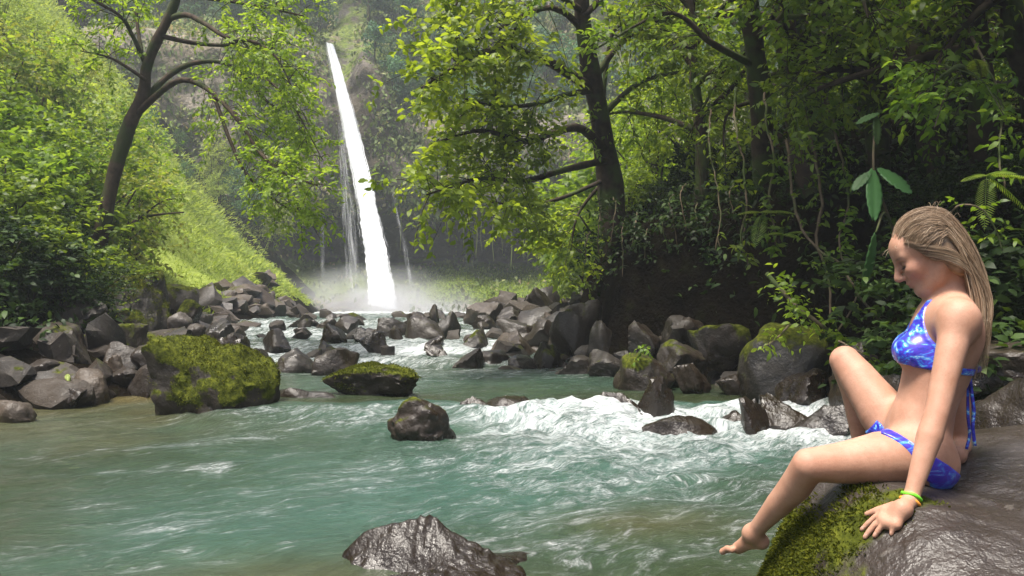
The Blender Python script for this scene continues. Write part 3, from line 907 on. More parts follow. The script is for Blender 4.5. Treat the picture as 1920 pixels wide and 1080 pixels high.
for _ in range(1):
    r_ = np.random.default_rng(9)
    for i in range(44):
        y = r_.uniform(11.3, 22); x = casc(r_, y)
        key = protos[i % 9].name + 'rock'
        if key not in MESHES:
            c = protos[i % 9].copy(); c.materials.append(M['rock']); MESHES[key] = c
        s_ = r_.uniform(.07, .20) * (.6 + y / 30)
        o = link('small_rock', MESHES[key])
        o.location = (x, y, float(wlev(np.array(x), np.array(y))) + .04)
        o.scale = s_ * r_.uniform(.7, 1.3, 3) * np.array([1, 1, .75])
        o.rotation_euler = r_.uniform(-.5, .5), r_.uniform(-.5, .5), r_.uniform(0, 6.28)
        tag(o, 'small wet rock breaking the white water of the cascade', 'rock', 'wet rocks in the cascade')
for me in protos: bpy.data.meshes.remove(me)

# the big rock the woman sits on: a height field through measured points
ctrl = [(1432, 1075, 2.6), (1480, 965, 2.6), (1520, 915, 2.6), (1600, 908, 2.42), (1640, 912, 2.38), (1720, 900, 2.5), (1790, 862, 2.62), (1860, 826, 2.75), (1920, 812, 2.8),
        (1625, 896, 2.8), (1700, 890, 2.75), (1660, 975, 2.2), (1640, 1050, 2.15), (1700, 1075, 2.05), (1850, 1000, 2.1), (1900, 900, 2.4), (1920, 1080, 1.95), (1500, 1080, 2.35), (1560, 1000, 2.3), (1800, 940, 2.3)]
cp = np.array([at(*c) for c in ctrl])
cp = np.vstack([cp, [[1.2, 3.3, .2], [1.6, 3.5, .22], [1.1, 3.7, -.3], [1.7, 3.9, -.3], [.9, 3.1, .0], [.72, 2.85, -.12], [.62, 2.5, -.2], [.55, 2.2, -.35], [.72, 2.1, .02], [.75, 1.8, -.1],
                [.9, 1.6, -.05], [1.2, 1.5, .02], [1.6, 1.6, .15], [2.1, 2.0, .36], [2.3, 2.6, .46], [2.4, 3.2, .35], [2.9, 2.6, .2], [2.7, 1.6, -.1], [1.2, 1.1, -.4], [.5, 1.4, -.6], [.45, 2.9, -.6], [3.0, 3.6, -.1]]])
def tps(r): return np.where(r > 1e-9, r * r * np.log(np.maximum(r, 1e-9)), 0)
dm = np.linalg.norm(cp[:, None, :2] - cp[None, :, :2], axis=-1)
nA = len(cp)
Am = np.zeros((nA + 3, nA + 3)); Am[:nA, :nA] = tps(dm) + .004 * np.eye(nA)
Am[:nA, nA] = 1; Am[:nA, nA + 1:] = cp[:, :2]; Am[nA:, :nA] = Am[:nA, nA:].T
wts = np.linalg.solve(Am, np.concatenate([cp[:, 2], [0, 0, 0]]))
def zseat(x, y):
    x = np.asarray(x, float); y = np.asarray(y, float)
    sh_ = x.shape
    q = np.stack([x.ravel(), y.ravel()], -1)
    r = np.linalg.norm(q[:, None] - cp[None, :, :2], axis=-1)
    z = tps(r) @ wts[:nA] + wts[nA] + q @ wts[nA + 1:]
    q3 = np.concatenate([q, 0 * q[:, :1]], 1)
    z = z + .012 * fbm(q3 * 3, 4, 91) + .006 * (1 - np.abs(vnoise(q3 * np.array([3.0, 7.0, 1]) + 2 * vnoise(q3 * 2, 4)[:, None], 92)) * 2) + .004 * fbm(q3 * 16, 3, 93)
    return z.reshape(sh_)
FX, FY = np.meshgrid(np.linspace(-.78, .2, 190), np.linspace(2.5, 3.45, 190))
hx = np.interp(FX + .03 * vnoise(p3(FX * 9, FY * 9), 3), [-.68, -.62, -.585, -.50, -.42, -.365, -.33, -.285, -.22, -.12, -.02, .08, .16], [-.12, -.06, .035, .105, .135, .165, .180, .168, .118, .078, .045, .0, -.06])
yr_ = 3.15 + .035 * np.sin(FX * 9) - .05 * sstep(-.3, .0, FX)
ff_ = np.where(FY < yr_, 1 - (yr_ - FY) / (.12 + .10 * sstep(-.35, -.1, FX)), 1 - (FY - yr_) / .2)
FZ = np.where(hx < .02, np.minimum(hx, ff_ * .10) - .03, np.where(ff_ > 0, hx * ff_, ff_ * .10) - .012)
shelf = .045 * np.exp(-((FX + .22) / .30) ** 2 - ((FY - 2.88) / .11) ** 2) - .022 + .016 * fbm(p3(FX * 5, FY * 9), 3, 41)
for _ in range(3):                                                  # blunt the crest a little
    FZ[1:-1, 1:-1] = .2 * (FZ[:-2, 1:-1] + FZ[2:, 1:-1] + FZ[1:-1, :-2] + FZ[1:-1, 2:] + FZ[1:-1, 1:-1])
FZ = np.maximum(FZ, np.where((np.abs(FY - 2.88) < .3), shelf - .06 * sstep(-.45, -.6, FX) - .06 * sstep(.0, .12, FX), -.2))
f3 = p3(FX, FY)
ridg = 1 - 2 * np.abs(vnoise(f3 * np.array([16., 7., 1]) + 1.5 * vnoise(f3 * 5, 3)[..., None], 44))
FZ = FZ + .012 * fbm(f3 * 6, 4, 45) + .010 * ridg * sstep(-.42, -.3, FX) * sstep(-.02, .05, FZ) + .004 * fbm(f3 * 30, 3, 46)
fo_ = link('boulder', crisp(make_mesh('boulder', np.stack([FX, FY, FZ], -1).reshape(-1, 3), [grid_faces(*FX.shape)],
           {'moss': np.clip(.34 * sstep(-.28, -.45, FX) * sstep(.05, .12, FZ) + .1 * fbm(f3 * 5, 3, 2), 0, 1).ravel(), 'wet': np.clip(.95 + .3 * sstep(.08, .02, FZ), 0, 1).ravel()}), 40), M['rock'])
tag(fo_, 'low wet dark rock with a ridged peak breaking the water in the foreground', 'boulder')
gx = np.linspace(.42, 3.0, 260); gy = np.linspace(1.15, 3.95, 280)
GX, GY = np.meshgrid(gx, gy)
GZ = zseat(GX, GY)
pxm = 960 + FPX * GX / GY; pym = HY + FPX * (CAMZ - GZ) / GY
mz = .82 * sstep(1760, 1500, pxm + 110 * fbm(p3(GX * 4, GY * 4), 4, 33)) * sstep(890, 975, pym + 40 * fbm(p3(GX * 5, GY * 5), 3, 36)) + .34 * fbm(p3(GX * 4, GY * 4), 4, 34) - .12
seat = link('boulder', make_mesh('boulder', np.stack([GX, GY, GZ], -1).reshape(-1, 3), [grid_faces(*GX.shape)],
            {'moss': np.clip(mz, 0, 1).ravel(), 'wet': np.clip(.55 + .35 * fbm(p3(GX * 3, GY * 3), 3, 35) + .5 * sstep(.1, 0, GZ), 0, 1).ravel()}), M['rock_hero'])
tag(seat, 'big sloping slate grey rock with a mossy left flank that the woman sits on', 'boulder')
gn_ = grid_normals(np.stack([GX, GY, GZ], -1)).reshape(-1, 3)
gn_ = np.where(gn_[:, 2:3] < 0, -gn_, gn_)
moss_tufts(seat, np.stack([GX, GY, GZ], -1).reshape(-1, 3), gn_, (np.clip(mz - .45 + .3 * fbm(p3(GX * 9, GY * 9), 3, 37), 0, 1) * (GZ > .02)).ravel(), 16000, .011, 5)
def on_seat(px, py, lift=0.0, d0=1.9, d1=3.2):
    d = np.linspace(d0, d1, 400)
    P = np.stack([(px - 960) / FPX * d, d, CAMZ - (py - HY) / FPX * d], -1)
    h = P[:, 2] - zseat(P[:, 0], P[:, 1]) - lift
    i = np.argmax(h < 0) if (h < 0).any() else len(d) - 1
    return P[i]

# ------------------------------------------------------------------ vegetation
def sprigs(B, D, length, nl, L, W, r_, detail=2, droop=.3, spread=1.0, sag=.15, tint0=0.0, flat=.55):
    """nl leaves along each of many short twigs"""
    B = np.asarray(B, float); D = nrm(np.asarray(D, float)); n = len(B)
    length = np.broadcast_to(np.asarray(length, float), (n,))
    up = np.array([0, 0, 1.0])
    S = np.cross(D, up); S = nrm(S + 1e-3 * r_.normal(size=S.shape))
    out = []
    tb = r_.uniform(0, 1, n)
    for k in range(nl):
        t = .2 + .8 * (k + r_.uniform(-.3, .3, n)) / max(nl - 1, 1)
        P = B + D * (length * t)[:, None] - up * (sag * length * t * t)[:, None]
        sg = 1 if k % 2 else -1
        ax = D * r_.uniform(.2, .8, (n, 1)) + S * (sg * spread * r_.uniform(.5, 1.1, (n, 1))) - up * r_.uniform(-.1, .45, (n, 1)) + .25 * r_.normal(size=(n, 3))
        nm = up * flat + D * .15 + .42 * r_.normal(size=(n, 3))
        out.append((P, ax, nm, np.clip(.55 * tb + .45 * r_.uniform(0, 1, n) + tint0, 0, 1)))
    P = np.concatenate([o[0] for o in out]); A_ = np.concatenate([o[1] for o in out]); N_ = np.concatenate([o[2] for o in out]); T_ = np.concatenate([o[3] for o in out])
    ls = L * r_.uniform(.65, 1.25, len(P))
    V, F, idx = leaves(P, A_, N_, ls, ls * (W / L), .14, droop, detail)
    return V, F, T_[idx]

def foliage_mesh(name, parts):
    a = Acc()
    for V, F, T in parts: a.add(V, F, tint=T)
    return a.mesh(name, smooth=True)

def shrub_proto(seed, nl=8, nsprig=170, L=.10, W=.05, detail=2, lobes=8, wide=.42, low=.12, droop=.3):
    r_ = np.random.default_rng(seed)
    ang = r_.uniform(0, 6.28, lobes); rad = wide * np.sqrt(r_.uniform(.02, 1, lobes))
    c = np.stack([rad * np.cos(ang), rad * np.sin(ang), r_.uniform(low + .12, .84, lobes) - .35 * rad], -1)
    c[0] = (0, 0, .80)
    R = r_.uniform(.13, .24, lobes)
    i = r_.integers(0, lobes, nsprig)
    d = nrm(r_.normal(size=(nsprig, 3)) + [0, 0, .35])
    Bp = c[i] + d * (R[i] * r_.uniform(.2, .75, nsprig))[:, None]
    V, F, T = sprigs(Bp, d + [0, 0, .15], R[i] * r_.uniform(.5, 1.0, nsprig), nl, L, W, r_, detail, droop)
    st = Acc()
    for k in range(lobes):
        mid = c[k] * [.35, .35, .5]
        st.add(*tube(smooth_line([[0.02 * math.cos(k), .02 * math.sin(k), -.12], mid, c[k]], 7), np.linspace(.014, .005, 7), 5))
    return st.mesh('stem'), foliage_mesh('foliage', [(V, F, T)])

SHRUB = {}
for key, kw in {
    'fine': dict(seed=1, nl=8, nsprig=420, L=.040, W=.019, lobes=12),
    'fine2': dict(seed=2, nl=8, nsprig=420, L=.044, W=.022, lobes=11, wide=.5),
    'broad': dict(seed=3, nl=7, nsprig=340, L=.062, W=.031, lobes=11),
    'broad2': dict(seed=4, nl=7, nsprig=340, L=.056, W=.033, lobes=12, wide=.48),
    'long': dict(seed=5, nl=7, nsprig=300, L=.085, W=.024, lobes=11, droop=.5),
    'dense': dict(seed=6, nl=8, nsprig=520, L=.034, W=.019, lobes=15, wide=.46),
}.items():
    SHRUB[key] = shrub_proto(**kw)
SHM = {}
def shrub(px, d, top_py, proto, mat, label, group=None, wide=1.0, rz=None, name='shrub', cat='shrub', x=None, zb=None):
    x = (px - 960) / FPX * d if x is None else x
    z0 = float(terrain(x, d)) - .05 if zb is None else zb
    h = max(CAMZ - (top_py - HY) / FPX * d - z0, .25)
    st, fo = SHRUB[proto]
    e = empty(name, (x, d, z0), rng.uniform(0, 6.28) if rz is None else rz, (h * wide, h * wide, h))
    for part, me, m in (('stem', st, 'bark_dark'), ('foliage', fo, mat)):
        if (part, proto, m) not in SHM:
            c = me.copy(); c.materials.append(M[m]); SHM[(part, proto, m)] = c
        link(part, SHM[(part, proto, m)], parent=e)
    tag(e, label, cat, group)
    return e

def branch_twigs(pts, r_, n, tl, up=.25, start=.25):
    t = r_.uniform(start, 1, n) ** .8
    ln = smooth_line(pts, 60)
    T = nrm(np.gradient(ln, axis=0))
    i = (t * 59).astype(int)
    rnd = nrm(r_.normal(size=(n, 3)))
    D = nrm(T[i] * .55 + rnd * .8 + [0, 0, up])
    return ln[i], D, tl * r_.uniform(.5, 1.2, n) * (1.15 - .5 * t)

def tree(name, label, trunk, tr, branches, leaf, mat, bark, seed, cat='tree', twig_per_m=7, tl=.7, sprig_per_twig=5, nl=6, L=.1, W=.05, detail=2, up=.2, droop=.3, group=None, sag=.15, start=.25):
    r_ = np.random.default_rng(seed)
    tp = np.asarray(trunk, float)
    e = empty(name, tp[0])
    off = -tp[0]
    n = 36
    tl_ = smooth_line(tp, n)
    V, F = tube(tl_ + off, np.interp(np.linspace(0, 1, n), np.linspace(0, 1, len(tr)), tr), 12, .16, seed)
    a = Acc(); a.add(V, F)
    link('trunk', a.mesh('trunk'), M[bark], e)
    parts = []
    for bi, (pts, r0, r1) in enumerate(branches):
        pts = np.asarray(pts, float)
        ln = smooth_line(pts, 24)
        a = Acc()
        a.add(*tube(ln + off, np.linspace(r0, r1, 24), 8, .12, seed + bi))
        blen = np.linalg.norm(np.diff(ln, axis=0), axis=1).sum()
        nt = max(int(blen * twig_per_m), 4)
        P, D, Ls = branch_twigs(pts, r_, nt, tl, up, start)
        SB, SD = [], []
        for p, d_, l_ in zip(P, D, Ls):
            q = np.stack([p, p + d_ * l_ * .5 + [0, 0, .03], p + d_ * l_ - np.array([0, 0, sag * l_])])
            a.add(*tube(smooth_line(q, 5) + off, np.linspace(max(r1 * .6, .006), .003, 5), 4, caps=False))
            ss = r_.uniform(.25, 1, sprig_per_twig)
            SB.append(p + d_ * (l_ * ss)[:, None] - np.array([0, 0, 1]) * (sag * l_ * ss * ss)[:, None])
            SD.append(nrm(d_ + .9 * nrm(r_.normal(size=(sprig_per_twig, 3)))))
        link('branch', a.mesh('branch'), M[bark], e)
        SB, SD = np.concatenate(SB), np.concatenate(SD)
        V, F, T = sprigs(SB + off, SD, L * nl * .42 * r_.uniform(.7, 1.2, len(SB)), nl, L, W, r_, detail, droop)
        parts.append((V, F, T))
    link('crown', foliage_mesh('crown', parts), M[mat], e)
    tag(e, label, cat, group)
    return e

def L3(*pts): return [at(*p) for p in pts]

# the leaning tree on the left bank
tree('leaning_tree', 'slender leaning tree on the left bank whose branches reach over the bright slope',
     L3((176, 500, 13), (190, 440, 13), (208, 350, 13), (240, 240, 13), (268, 180, 13), (276, 120, 12.9), (302, 60, 12.8), (330, 0, 12.7), (352, -90, 12.6)), [.125, .112, .10, .092, .073, .064, .052],
     [(L3((252, 218, 13), (310, 165, 12.8), (350, 150, 12.6), (400, 175, 12.3), (450, 230, 12), (490, 290, 11.7), (540, 330, 11.4), (596, 348, 11.2)), .052, .010),
      (L3((272, 118, 12.9), (245, 60, 12.7), (225, 30, 12.5), (175, 0, 12.3), (130, -30, 12)), .036, .012),
      (L3((266, 100, 12.9), (257, 40, 13), (256, -50, 13.2)), .034, .015),
      (L3((303, 68, 12.8), (360, 80, 13), (420, 85, 13.2), (455, 78, 13.3), (480, 115, 13.4), (515, 150, 13.4)), .04, .008),
      (L3((316, 35, 12.8), (350, 28, 12.5), (385, 45, 12.2), (425, 70, 12), (480, 80, 11.8), (520, 110, 11.6), (550, 170, 11.5)), .045, .008),
      (L3((266, 190, 13), (330, 132, 13.2), (390, 115, 13.4), (440, 130, 13.5), (510, 200, 13.5), (570, 270, 13.4)), .05, .008),
      (L3((333, -10, 12.7), (420, 0, 12.5), (500, 15, 12.3), (570, 30, 12)), .04, .01),
      (L3((274, 150, 12.9), (210, 110, 12.7), (150, 95, 12.6)), .03, .008),
      (L3((400, 175, 12.3), (430, 260, 12.2), (465, 330, 12.1), (530, 385, 12), (570, 400, 12)), .03, .007),
      (L3((440, 130, 13.5), (500, 150, 13), (550, 200, 12.6), (605, 300, 12.3)), .025, .006)],
     None, 'leaf_bright', 'bark', 21, twig_per_m=12, tl=.62, sprig_per_twig=5, nl=7, L=.078, W=.036, sag=.25, up=.05, start=.3)

# the big leaved tree in the middle
tree('big_leaved_tree', 'big leaved bright green tree leaning over the right bank beside the waterfall',
     L3((1156, 450, 12.6), (1142, 330, 12.5), (1130, 250, 12.2), (1112, 160, 11.9), (1098, 80, 11.6), (1090, 0, 11.4), (1080, -120, 11.2)), [.21, .17, .145, .125, .11, .095, .08],
     [(L3((1110, 165, 11.9), (1040, 122, 11.2), (990, 100, 10.7), (930, 92, 10.2), (860, 120, 9.6), (790, 165, 9.2)), .075, .012),
      (L3((1096, 60, 11.6), (1060, 25, 11.2), (1020, 15, 10.8), (960, 40, 10.4), (900, 72, 10), (840, 70, 9.6)), .05, .01),
      (L3((1132, 275, 12.2), (1085, 240, 11.8), (1035, 250, 11.3), (985, 265, 10.8), (900, 245, 10.2), (810, 270, 9.6)), .07, .012),
      (L3((1112, 170, 11.9), (1060, 178, 11.4), (1005, 195, 10.9), (940, 200, 10.5), (870, 185, 10)), .045, .01),
      (L3((1136, 300, 12.3), (1060, 318, 11.6), (980, 340, 10.8), (900, 335, 10), (800, 365, 9.2)), .055, .01),
      (L3((1126, 230, 12.1), (1136, 130, 12), (1150, 60, 11.9), (1185, 45, 11.8), (1260, 60, 11.6)), .04, .01),
      (L3((1112, 150, 11.9), (1165, 80, 11.8), (1230, 40, 11.6), (1310, 20, 11.5)), .05, .01),
      (L3((1130, 215, 12.1), (1200, 155, 11.9), (1290, 135, 11.6), (1360, 150, 11.4)), .045, .01),
      (L3((1092, 20, 11.4), (1000, -30, 10.8), (880, -20, 10.2), (850, 20, 10)), .045, .01),
      (L3((1094, 30, 11.4), (1180, -40, 11.3), (1300, -30, 11.2)), .045, .01),
      (L3((1140, 335, 12.5), (1050, 372, 12), (985, 385, 11.6), (900, 375, 11.2)), .035, .008),
      (L3((1140, 330, 12.5), (1085, 400, 12.6), (1070, 470, 12.5)), .03, .008),
      (L3((860, 120, 9.6), (830, 150, 9.4), (795, 140, 9.2)), .02, .006)],
     None, 'leaf_bright', 'bark_dark', 22, twig_per_m=9, tl=.8, sprig_per_twig=6, nl=6, L=.10, W=.052, detail=2, up=.1, sag=.2, droop=.22, start=.3)

# trees of the dark right bank
def auto_branches(trunk, n, ln, r_, t0=.45, up=.3, toward=(0, 0, 0)):
    T = smooth_line(trunk, 60)
    out = []
    for k in range(n):
        t = t0 + (1 - t0) * (k + .5) / n
        p = T[int(t * 59)]
        d = nrm(nrm(r_.normal(size=3)) * [1, 1, .45] + [0, 0, up] + np.array(toward))
        l_ = ln * r_.uniform(.6, 1.15)
        q = [p, p + d * l_ * .4 + [0, 0, .05], p + d * l_ * .75 + .12 * l_ * r_.normal(size=3), p + d * l_ + [0, 0, -.12 * l_] + .12 * l_ * r_.normal(size=3)]
        out.append((q, .045, .008))
    return out
r_ = np.random.default_rng(55)
for lab, tr, rad, n, ln, mt, Lf, to in [
    ('dark vine wrapped trunk rising straight behind the hanging creepers', L3((1536, 440, 9.2), (1508, 290, 9.4), (1490, 180, 9.5), (1474, 60, 9.6), (1468, -140, 9.6)), [.15, .13, .12, .10], 11, 1.7, 'leaf_mid', .085, (-.1, -.4, 0)),
    ('leaning dark trunk crossing behind the vine wrapped one', L3((1580, 400, 10.2), (1545, 250, 10.1), (1512, 120, 10), (1484, 0, 10), (1460, -120, 10)), [.16, .14, .12, .1], 10, 1.8, 'leaf_mid', .09, (.2, -.3, 0)),
    ('thin dark tree between the big leaved tree and the vine wrapped trunk', L3((1310, 420, 11.2), (1316, 280, 11.2), (1300, 120, 11.2), (1292, -100, 11.2)), [.09, .08, .06, .05], 10, 1.6, 'leaf_mid', .08, (0, -.2, 0)),
    ('tall dark tree deep in the jungle right of the leaning trunk', L3((1760, 420, 8.6), (1742, 250, 8.6), (1720, 90, 8.5), (1730, -150, 8.4)), [.13, .12, .10, .08], 12, 1.7, 'leaf_mid', .085, (0, -.35, 0)),
    ('shadowy tree at the right edge high above the woman', L3((1960, 380, 7.4), (1940, 200, 7.3), (1900, 40, 7.0), (1880, -160, 6.8)), [.12, .1, .09, .08], 12, 1.5, 'leaf_mid', .08, (-.35, -.3, 0)),
    ('spreading tree added to shade the dark bank left of the vine wrapped trunk', L3((1440, 420, 10.4), (1425, 200, 9.9), (1400, -40, 9.2), (1370, -260, 8.6)), [.13, .12, .10, .08], 12, 2.4, 'leaf_mid', .085, (-.5, -.45, .05)),  # added tree, high crown keeps sun and sky off the bank
    ('broad tree added to shade the gully right of the vine wrapped trunk', L3((1650, 400, 9.0), (1640, 180, 8.6), (1620, -60, 8.1), (1600, -260, 7.6)), [.13, .12, .10, .08], 12, 2.3, 'leaf_mid', .085, (-.45, -.5, .05)),  # also added, its crown above the view blocks light from the gully
    ('mossy tree added for shade, leaning out over the boulders above the woman', L3((1850, 400, 7.9), (1840, 180, 7.4), (1810, -80, 6.8), (1780, -300, 6.2)), [.12, .11, .09, .08], 10, 1.9, 'leaf_mid', .08, (-.3, -.2, .1)),  # added as a light blocker over the right hand boulders
    ('slim tree standing far back in the dark gap right of the big leaved tree', L3((1400, 380, 13.5), (1410, 220, 13.5), (1396, 60, 13.4), (1390, -120, 13.4)), [.12, .1, .08, .06], 12, 2.0, 'leaf_bright', .10, (-.1, -.1, 0)),
]:
    tree('jungle_tree', lab, tr, rad, auto_branches(tr, n, ln, r_, .38, .15, to), None, mt, 'bark_dark', int(r_.integers(1e6)), twig_per_m=8, tl=.62, sprig_per_twig=4, nl=6, L=Lf, W=Lf * .45, sag=.2)

LOOK = {'fine': 'fine leaved', 'fine2': 'feathery', 'broad': 'broad leaved', 'broad2': 'round leaved', 'long': 'narrow leaved', 'dense': 'tiny leaved'}
HUE = {'leaf_shade': 'dark', 'leaf_mid': 'mid green', 'leaf_bright': 'bright yellow green', 'leaf_grass': 'pale sunlit', 'leaf_far': 'hazy green'}
USED = {}
def shrub_label(px, d, pr, mt, side):
    if side == 'right':
        spots = [(1170, 'beside the big leaved trunk'), (1280, 'just right of the big leaved trunk'), (1350, 'at the foot of the thin dark tree'), (1450, 'left of the vine wrapped trunk'), (1540, 'around the vine wrapped trunk'),
                 (1620, 'right of the vine wrapped trunk'), (1700, 'above the broad glossy leaves'), (1780, 'above the head of the woman'), (1860, 'behind the back of the woman'), (3000, 'at the right edge')]
        rows = [(6.7, 'low'), (9.5, 'front row'), (11.5, 'middle row'), (99, 'back row')]
    else:
        spots = [(-20, 'cut by the left edge'), (50, 'near the left edge'), (125, 'left of the leaning trunk'), (205, 'behind the leaning trunk'), (290, 'right of the leaning trunk'), (355, 'left of the bright slope'),
                 (430, 'above the bright slope'), (3000, 'on the slope beside the waterfall')]
        rows = [(10.2, 'low'), (12.6, 'front row'), (16, 'second row'), (20, 'middle row'), (28, 'back row'), (43, 'distant'), (99, 'farthest')]
    spot = next(s for m, s in spots if px < m)
    row = next(s for m, s in rows if d < m)
    lab = f"{HUE[mt]} {LOOK[pr]} {row} shrub {spot}"
    USED[lab] = USED.get(lab, 0) + 1
    return lab if USED[lab] == 1 else lab.replace(' shrub ', ' smaller shrub ', 1)

# shrubs, right bank
r_ = np.random.default_rng(66)
k = 0
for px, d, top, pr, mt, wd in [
    (1180, 13.2, 300, 'broad', 'leaf_mid', 1.0), (1240, 12.8, 330, 'fine', 'leaf_shade', 1.1), (1300, 12.2, 260, 'broad2', 'leaf_shade', 1.), (1360, 12.0, 220, 'fine2', 'leaf_mid', .9),
    (1420, 11.4, 250, 'broad', 'leaf_shade', 1.), (1500, 11, 180, 'fine', 'leaf_shade', .9), (1580, 10.6, 130, 'broad2', 'leaf_mid', .9), (1660, 10, 120, 'fine2', 'leaf_shade', .9),
    (1740, 9.6, 90, 'broad', 'leaf_mid', .8), (1830, 9.0, 70, 'fine', 'leaf_shade', .8), (1920, 8.6, 60, 'broad2', 'leaf_mid', .8), (2010, 8.2, 50, 'broad', 'leaf_shade', .8),
    (1260, 11.6, 400, 'dense', 'leaf_shade', 1.2), (1340, 10.8, 390, 'broad', 'leaf_shade', 1.2), (1410, 10.0, 370, 'long', 'leaf_shade', 1.1), (1480, 9.4, 350, 'fine2', 'leaf_shade', 1.1),
    (1560, 8.9, 330, 'broad2', 'leaf_shade', 1.1), (1640, 8.4, 340, 'long', 'leaf_shade', 1.1), (1720, 7.9, 320, 'fine', 'leaf_shade', 1.1), (1800, 7.5, 300, 'broad', 'leaf_shade', 1.1),
    (1880, 7.1, 280, 'broad2', 'leaf_shade', 1.1), (1960, 6.8, 260, 'fine2', 'leaf_shade', 1.1),
    (1760, 6.6, 420, 'broad', 'leaf_shade', 1.2), (1850, 6.2, 430, 'fine', 'leaf_shade', 1.2), (1930, 5.9, 410, 'broad2', 'leaf_shade', 1.2),
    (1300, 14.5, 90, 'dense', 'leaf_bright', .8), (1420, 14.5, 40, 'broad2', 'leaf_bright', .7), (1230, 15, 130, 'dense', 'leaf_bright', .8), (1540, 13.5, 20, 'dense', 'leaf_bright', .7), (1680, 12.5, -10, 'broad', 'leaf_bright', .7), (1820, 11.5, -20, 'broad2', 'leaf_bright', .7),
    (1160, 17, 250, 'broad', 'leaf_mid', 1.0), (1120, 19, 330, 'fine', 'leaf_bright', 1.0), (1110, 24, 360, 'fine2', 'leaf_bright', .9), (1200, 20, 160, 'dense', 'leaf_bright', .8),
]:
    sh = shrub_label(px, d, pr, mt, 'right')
    shrub(px, d, top, pr, mt, sh, {'leaf_shade': 'dark shrubs of the right bank', 'leaf_mid': 'green shrubs of the right bank', 'leaf_bright': 'bright shrubs behind the right bank'}[mt], wd)

# shrubs, left bank
for px, d, top, pr, mt, wd in [
    (-40, 10.5, 300, 'broad', 'leaf_mid', 1.2), (30, 10.6, 330, 'broad2', 'leaf_mid', 1.2), (70, 12.6, 290, 'broad', 'leaf_mid', 1.1), (80, 11.8, 370, 'broad2', 'leaf_shade', 1.0), (10, 11.8, 250, 'broad', 'leaf_mid', 1.),
    (60, 9.9, 430, 'broad', 'leaf_shade', 1.3), (120, 10.4, 450, 'dense', 'leaf_shade', 1.4), (160, 11.2, 470, 'fine', 'leaf_shade', 1.2), (-10, 9.6, 400, 'broad2', 'leaf_shade', 1.3), (220, 12.4, 470, 'fine2', 'leaf_mid', 1.2),
    (110, 13.5, 220, 'dense', 'leaf_mid', 1.0), (40, 13.5, 180, 'fine', 'leaf_mid', 1.), (170, 14.5, 250, 'dense', 'leaf_mid', 1.), (-50, 13, 120, 'fine2', 'leaf_mid', 1.),
    (230, 17, 260, 'fine', 'leaf_grass', 1.), (180, 18, 190, 'dense', 'leaf_mid', .9), (110, 18, 120, 'dense', 'leaf_grass', .9), (40, 18, 60, 'dense', 'leaf_mid', .9), (-40, 18, 10, 'fine', 'leaf_grass', .9),
    (200, 23, 150, 'dense', 'leaf_grass', .8), (140, 24, 90, 'dense', 'leaf_grass', .8), (70, 24, 10, 'dense', 'leaf_grass', .8), (0, 24, -40, 'dense', 'leaf_grass', .8),
    (250, 20, 345, 'fine', 'leaf_bright', .9), (325, 27, 372, 'dense', 'leaf_bright', 1.0),
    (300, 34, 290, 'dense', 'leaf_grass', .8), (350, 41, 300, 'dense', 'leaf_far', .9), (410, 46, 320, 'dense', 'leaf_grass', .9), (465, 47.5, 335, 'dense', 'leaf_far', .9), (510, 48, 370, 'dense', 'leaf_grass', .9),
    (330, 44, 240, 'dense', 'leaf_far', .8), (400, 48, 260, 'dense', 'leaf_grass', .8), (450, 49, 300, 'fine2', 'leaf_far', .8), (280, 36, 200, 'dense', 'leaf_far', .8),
]:
    lab, grp = {'leaf_shade': ('dark broad leaved shrub in the shade of the left bank', 'dark shrubs of the left bank'),
                'leaf_mid': ('mid green bush piled up the left hillside behind the leaning tree', 'green bushes of the left hillside'),
                'leaf_grass': ('pale sunlit bush on the far left hillside', 'pale bushes of the left hillside'),
                'leaf_bright': ('yellow green bush at the edge of the bright slope', 'bushes at the edge of the bright slope'),
                'leaf_far': ('hazy green bush under the left cliff', 'bushes under the left cliff')}[mt]
    shrub(px, d, top, pr, mt, shrub_label(px, d, pr, mt, 'left'), grp, wd)

# thin curved sapling by the bright slope
tree('sapling', 'thin curved sapling with forked stems at the foot of the leaning tree',
     L3((208, 500, 15), (218, 462, 15), (238, 432, 15), (262, 410, 15), (300, 402, 15), (345, 398, 15)), [.05, .045, .035, .02, .012],
     [(L3((212, 488, 15), (236, 450, 14.9), (258, 415, 14.8), (262, 385, 14.8)), .03, .008), (L3((238, 432, 15), (246, 395, 15), (270, 365, 15)), .022, .006), (L3((262, 410, 15), (300, 380, 15.2), (330, 372, 15.4)), .02, .006)],
     None, 'leaf_bright', 'bark_dark', 31, cat='sapling', twig_per_m=9, tl=.5, L=.07, W=.03, nl=6)

